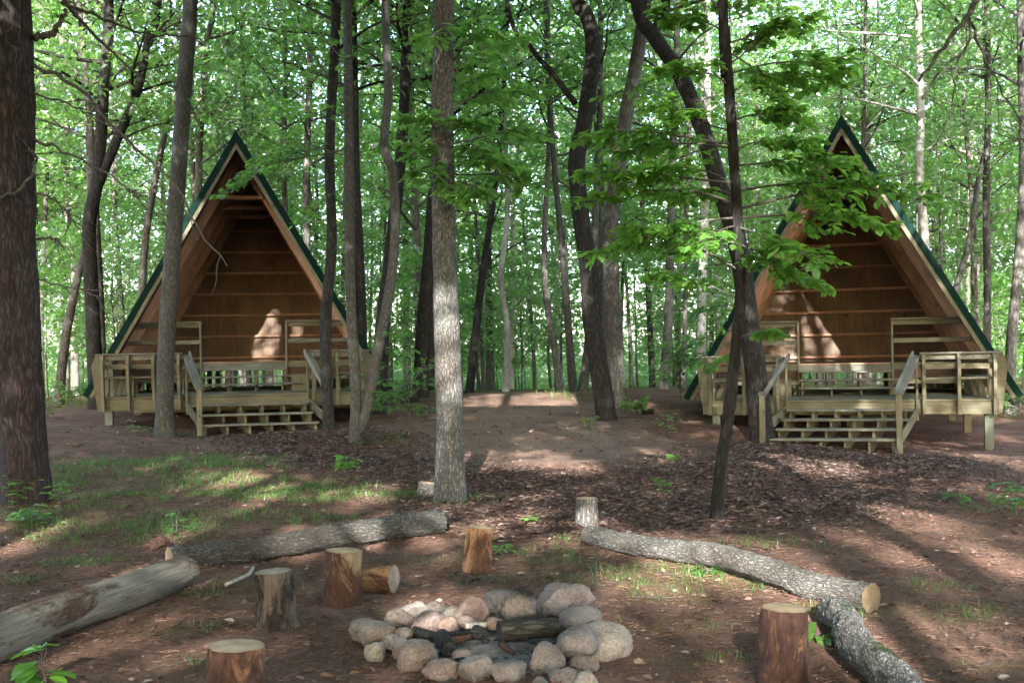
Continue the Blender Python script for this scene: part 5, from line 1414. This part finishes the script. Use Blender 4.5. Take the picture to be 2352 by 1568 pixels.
far_skip = rs.random(len(x)) < np.clip(1.25 - (y - 10) / 22, .45, 1)
k &= far_skip
x, y = x[k], y[k]
pos, ax, nor = lie(x, y)
tag(obj('mulch', leaf_mesh('mulch', 'chip', pos, ax, nor, rs.uniform(.022, .075, len(x)), M['chips'], rs.uniform(.22, .5, len(x)))), 'dark shredded bark mulch spread before the cabins', 'mulch', kind='stuff')
x, y = scat_xy(26000, -8, 9, 4.4, 26, 1.5)
k = np.abs(x) < .52 * y + .6
x, y = x[k], y[k]
pos, ax, nor = lie(x, y, .004, .4)
tag(obj('leaf_litter', leaf_mesh('leaf_litter', 'litter', pos, ax, nor, rs.uniform(.008, .034, len(x)) * np.where(rs.random(len(x)) < .03, 2.0, 1.0), M['litter'])), 'dry brown leaf litter scattered over the forest floor', 'leaf litter', kind='stuff')
x, y = scat_xy(8000, -8, 9, 4.4, 24, 1.35)
k = np.abs(x) < .52 * y + .6
x, y = x[k], y[k]
pos, ax, nor = lie(x, y, .006, .55)
tag(obj('dead_leaves', leaf_mesh('dead_leaves', 'oak', pos, ax, nor, rs.uniform(.035, .085, len(x)), M['litter'])), 'curled dead oak leaves lying on the forest floor', 'dead leaves', kind='stuff')
x, y = scat_xy(60000, -6, 7, 4.4, 15, 1.3)
k = np.abs(x) < .52 * y + .6
x, y = x[k], y[k]
pos, ax, nor = lie(x, y, .003, .3)
tag(obj('pine_needles', leaf_mesh('pine_needles', 'chip', pos, ax, nor, rs.uniform(.02, .06, len(x)), M['needles'], rs.uniform(.03, .05, len(x)))), 'fallen reddish pine needles strewn round the fire ring', 'pine needles', kind='stuff')
x, y = scat_xy(900, -7, 8, 4.6, 18, 1.2)
tg = Geo()
for a, b in zip(x[:640], y[:640]):
    L = rs.uniform(.08, .4); t = rs.uniform(0, 6.28); c_, s_ = math.cos(t) * L, math.sin(t) * L
    p = np.array([(a, b, 0), (a + c_ * .5 + rs.normal(0, .02), b + s_ * .5 + rs.normal(0, .02), 0), (a + c_, b + s_, 0)]); p[:, 2] = Gv(p[:, 0], p[:, 1]) + .006
    tube(tg, p, np.linspace(.004, .002, 3), 4)
tag(obj('fallen_twigs', tg.mesh('fallen_twigs', M['dead_branch'])), 'thin fallen twigs littering the ground', 'twigs', kind='stuff')
# grass: curved blades in tufts
def grass(name, label, n_try, seed, hmin, hmax, x0, x1, y0, y1, droop):
    rs2 = np.random.default_rng(seed)
    x = rs2.uniform(x0, x1, n_try); y = rs2.uniform(y0, y1, n_try)
    d = grass_density(x, y) * np.clip(.5 + .9 * vnoise(np.stack([x * 3, y * 3, x * 0], -1), 14) + .25 * vnoise(np.stack([x * 9, y * 9, x * 0], -1), 15), 0, 1.2)
    k = rs2.random(n_try) < d
    x, y = x[k], y[k]
    rep = 4
    x = np.repeat(x, rep) + rs2.normal(0, .018, len(x) * rep); y = np.repeat(y, rep) + rs2.normal(0, .018, len(y) * rep)
    n = len(x); z = Gv(x, y) - .005
    az = rs2.uniform(0, 6.283, n); h = rs2.uniform(hmin, hmax, n) * (1 - .4 * rs2.random(n)); dr = rs2.uniform(.4, 1.0, n) * droop
    w = rs2.uniform(.0012, .0026, n) * np.clip(y / 8, 1, 2.2)
    d_ = np.stack([np.cos(az), np.sin(az), np.zeros(n)], -1); s_ = np.stack([-np.sin(az), np.cos(az), np.zeros(n)], -1)
    b = np.stack([x, y, z], -1); up = np.array((0, 0, 1.0))
    V = []
    for t, wf in ((0, 1.0), (.4, .9), (.75, .6)):
        c = b + d_ * (h * dr * t ** 1.6)[:, None] + up * (h * (t - .45 * dr * t * t))[:, None]
        V += [c - s_ * (w * wf)[:, None], c + s_ * (w * wf)[:, None]]
    V.append(b + d_ * (h * dr)[:, None] + up * (h * np.maximum(.10, 1 - .62 * dr))[:, None])
    V = np.stack(V, 1)
    fl = np.array([0, 1, 3, 2, 2, 3, 5, 4, 4, 5, 6]); loops = (np.arange(n)[:, None] * 7 + fl).ravel()
    tag(obj(name, mesh_np(name, V.reshape(-1, 3), loops, np.tile([4, 4, 3], n), M['grass'])), label, 'grass', kind='stuff')
grass('grass', 'wispy green grass tufts round the logs and oak', 40000, 1, .05, .14, -7, 8, 4.6, 13, 1.3)
grass('grass', 'thin shaded grass before the left cabin', 28000, 2, .06, .16, -9, -1, 10, 24, 1.1)
grass('grass', 'grass fringe at the edge of the wood', 16000, 3, .15, .4, -14, 14, 20, 34, .7)
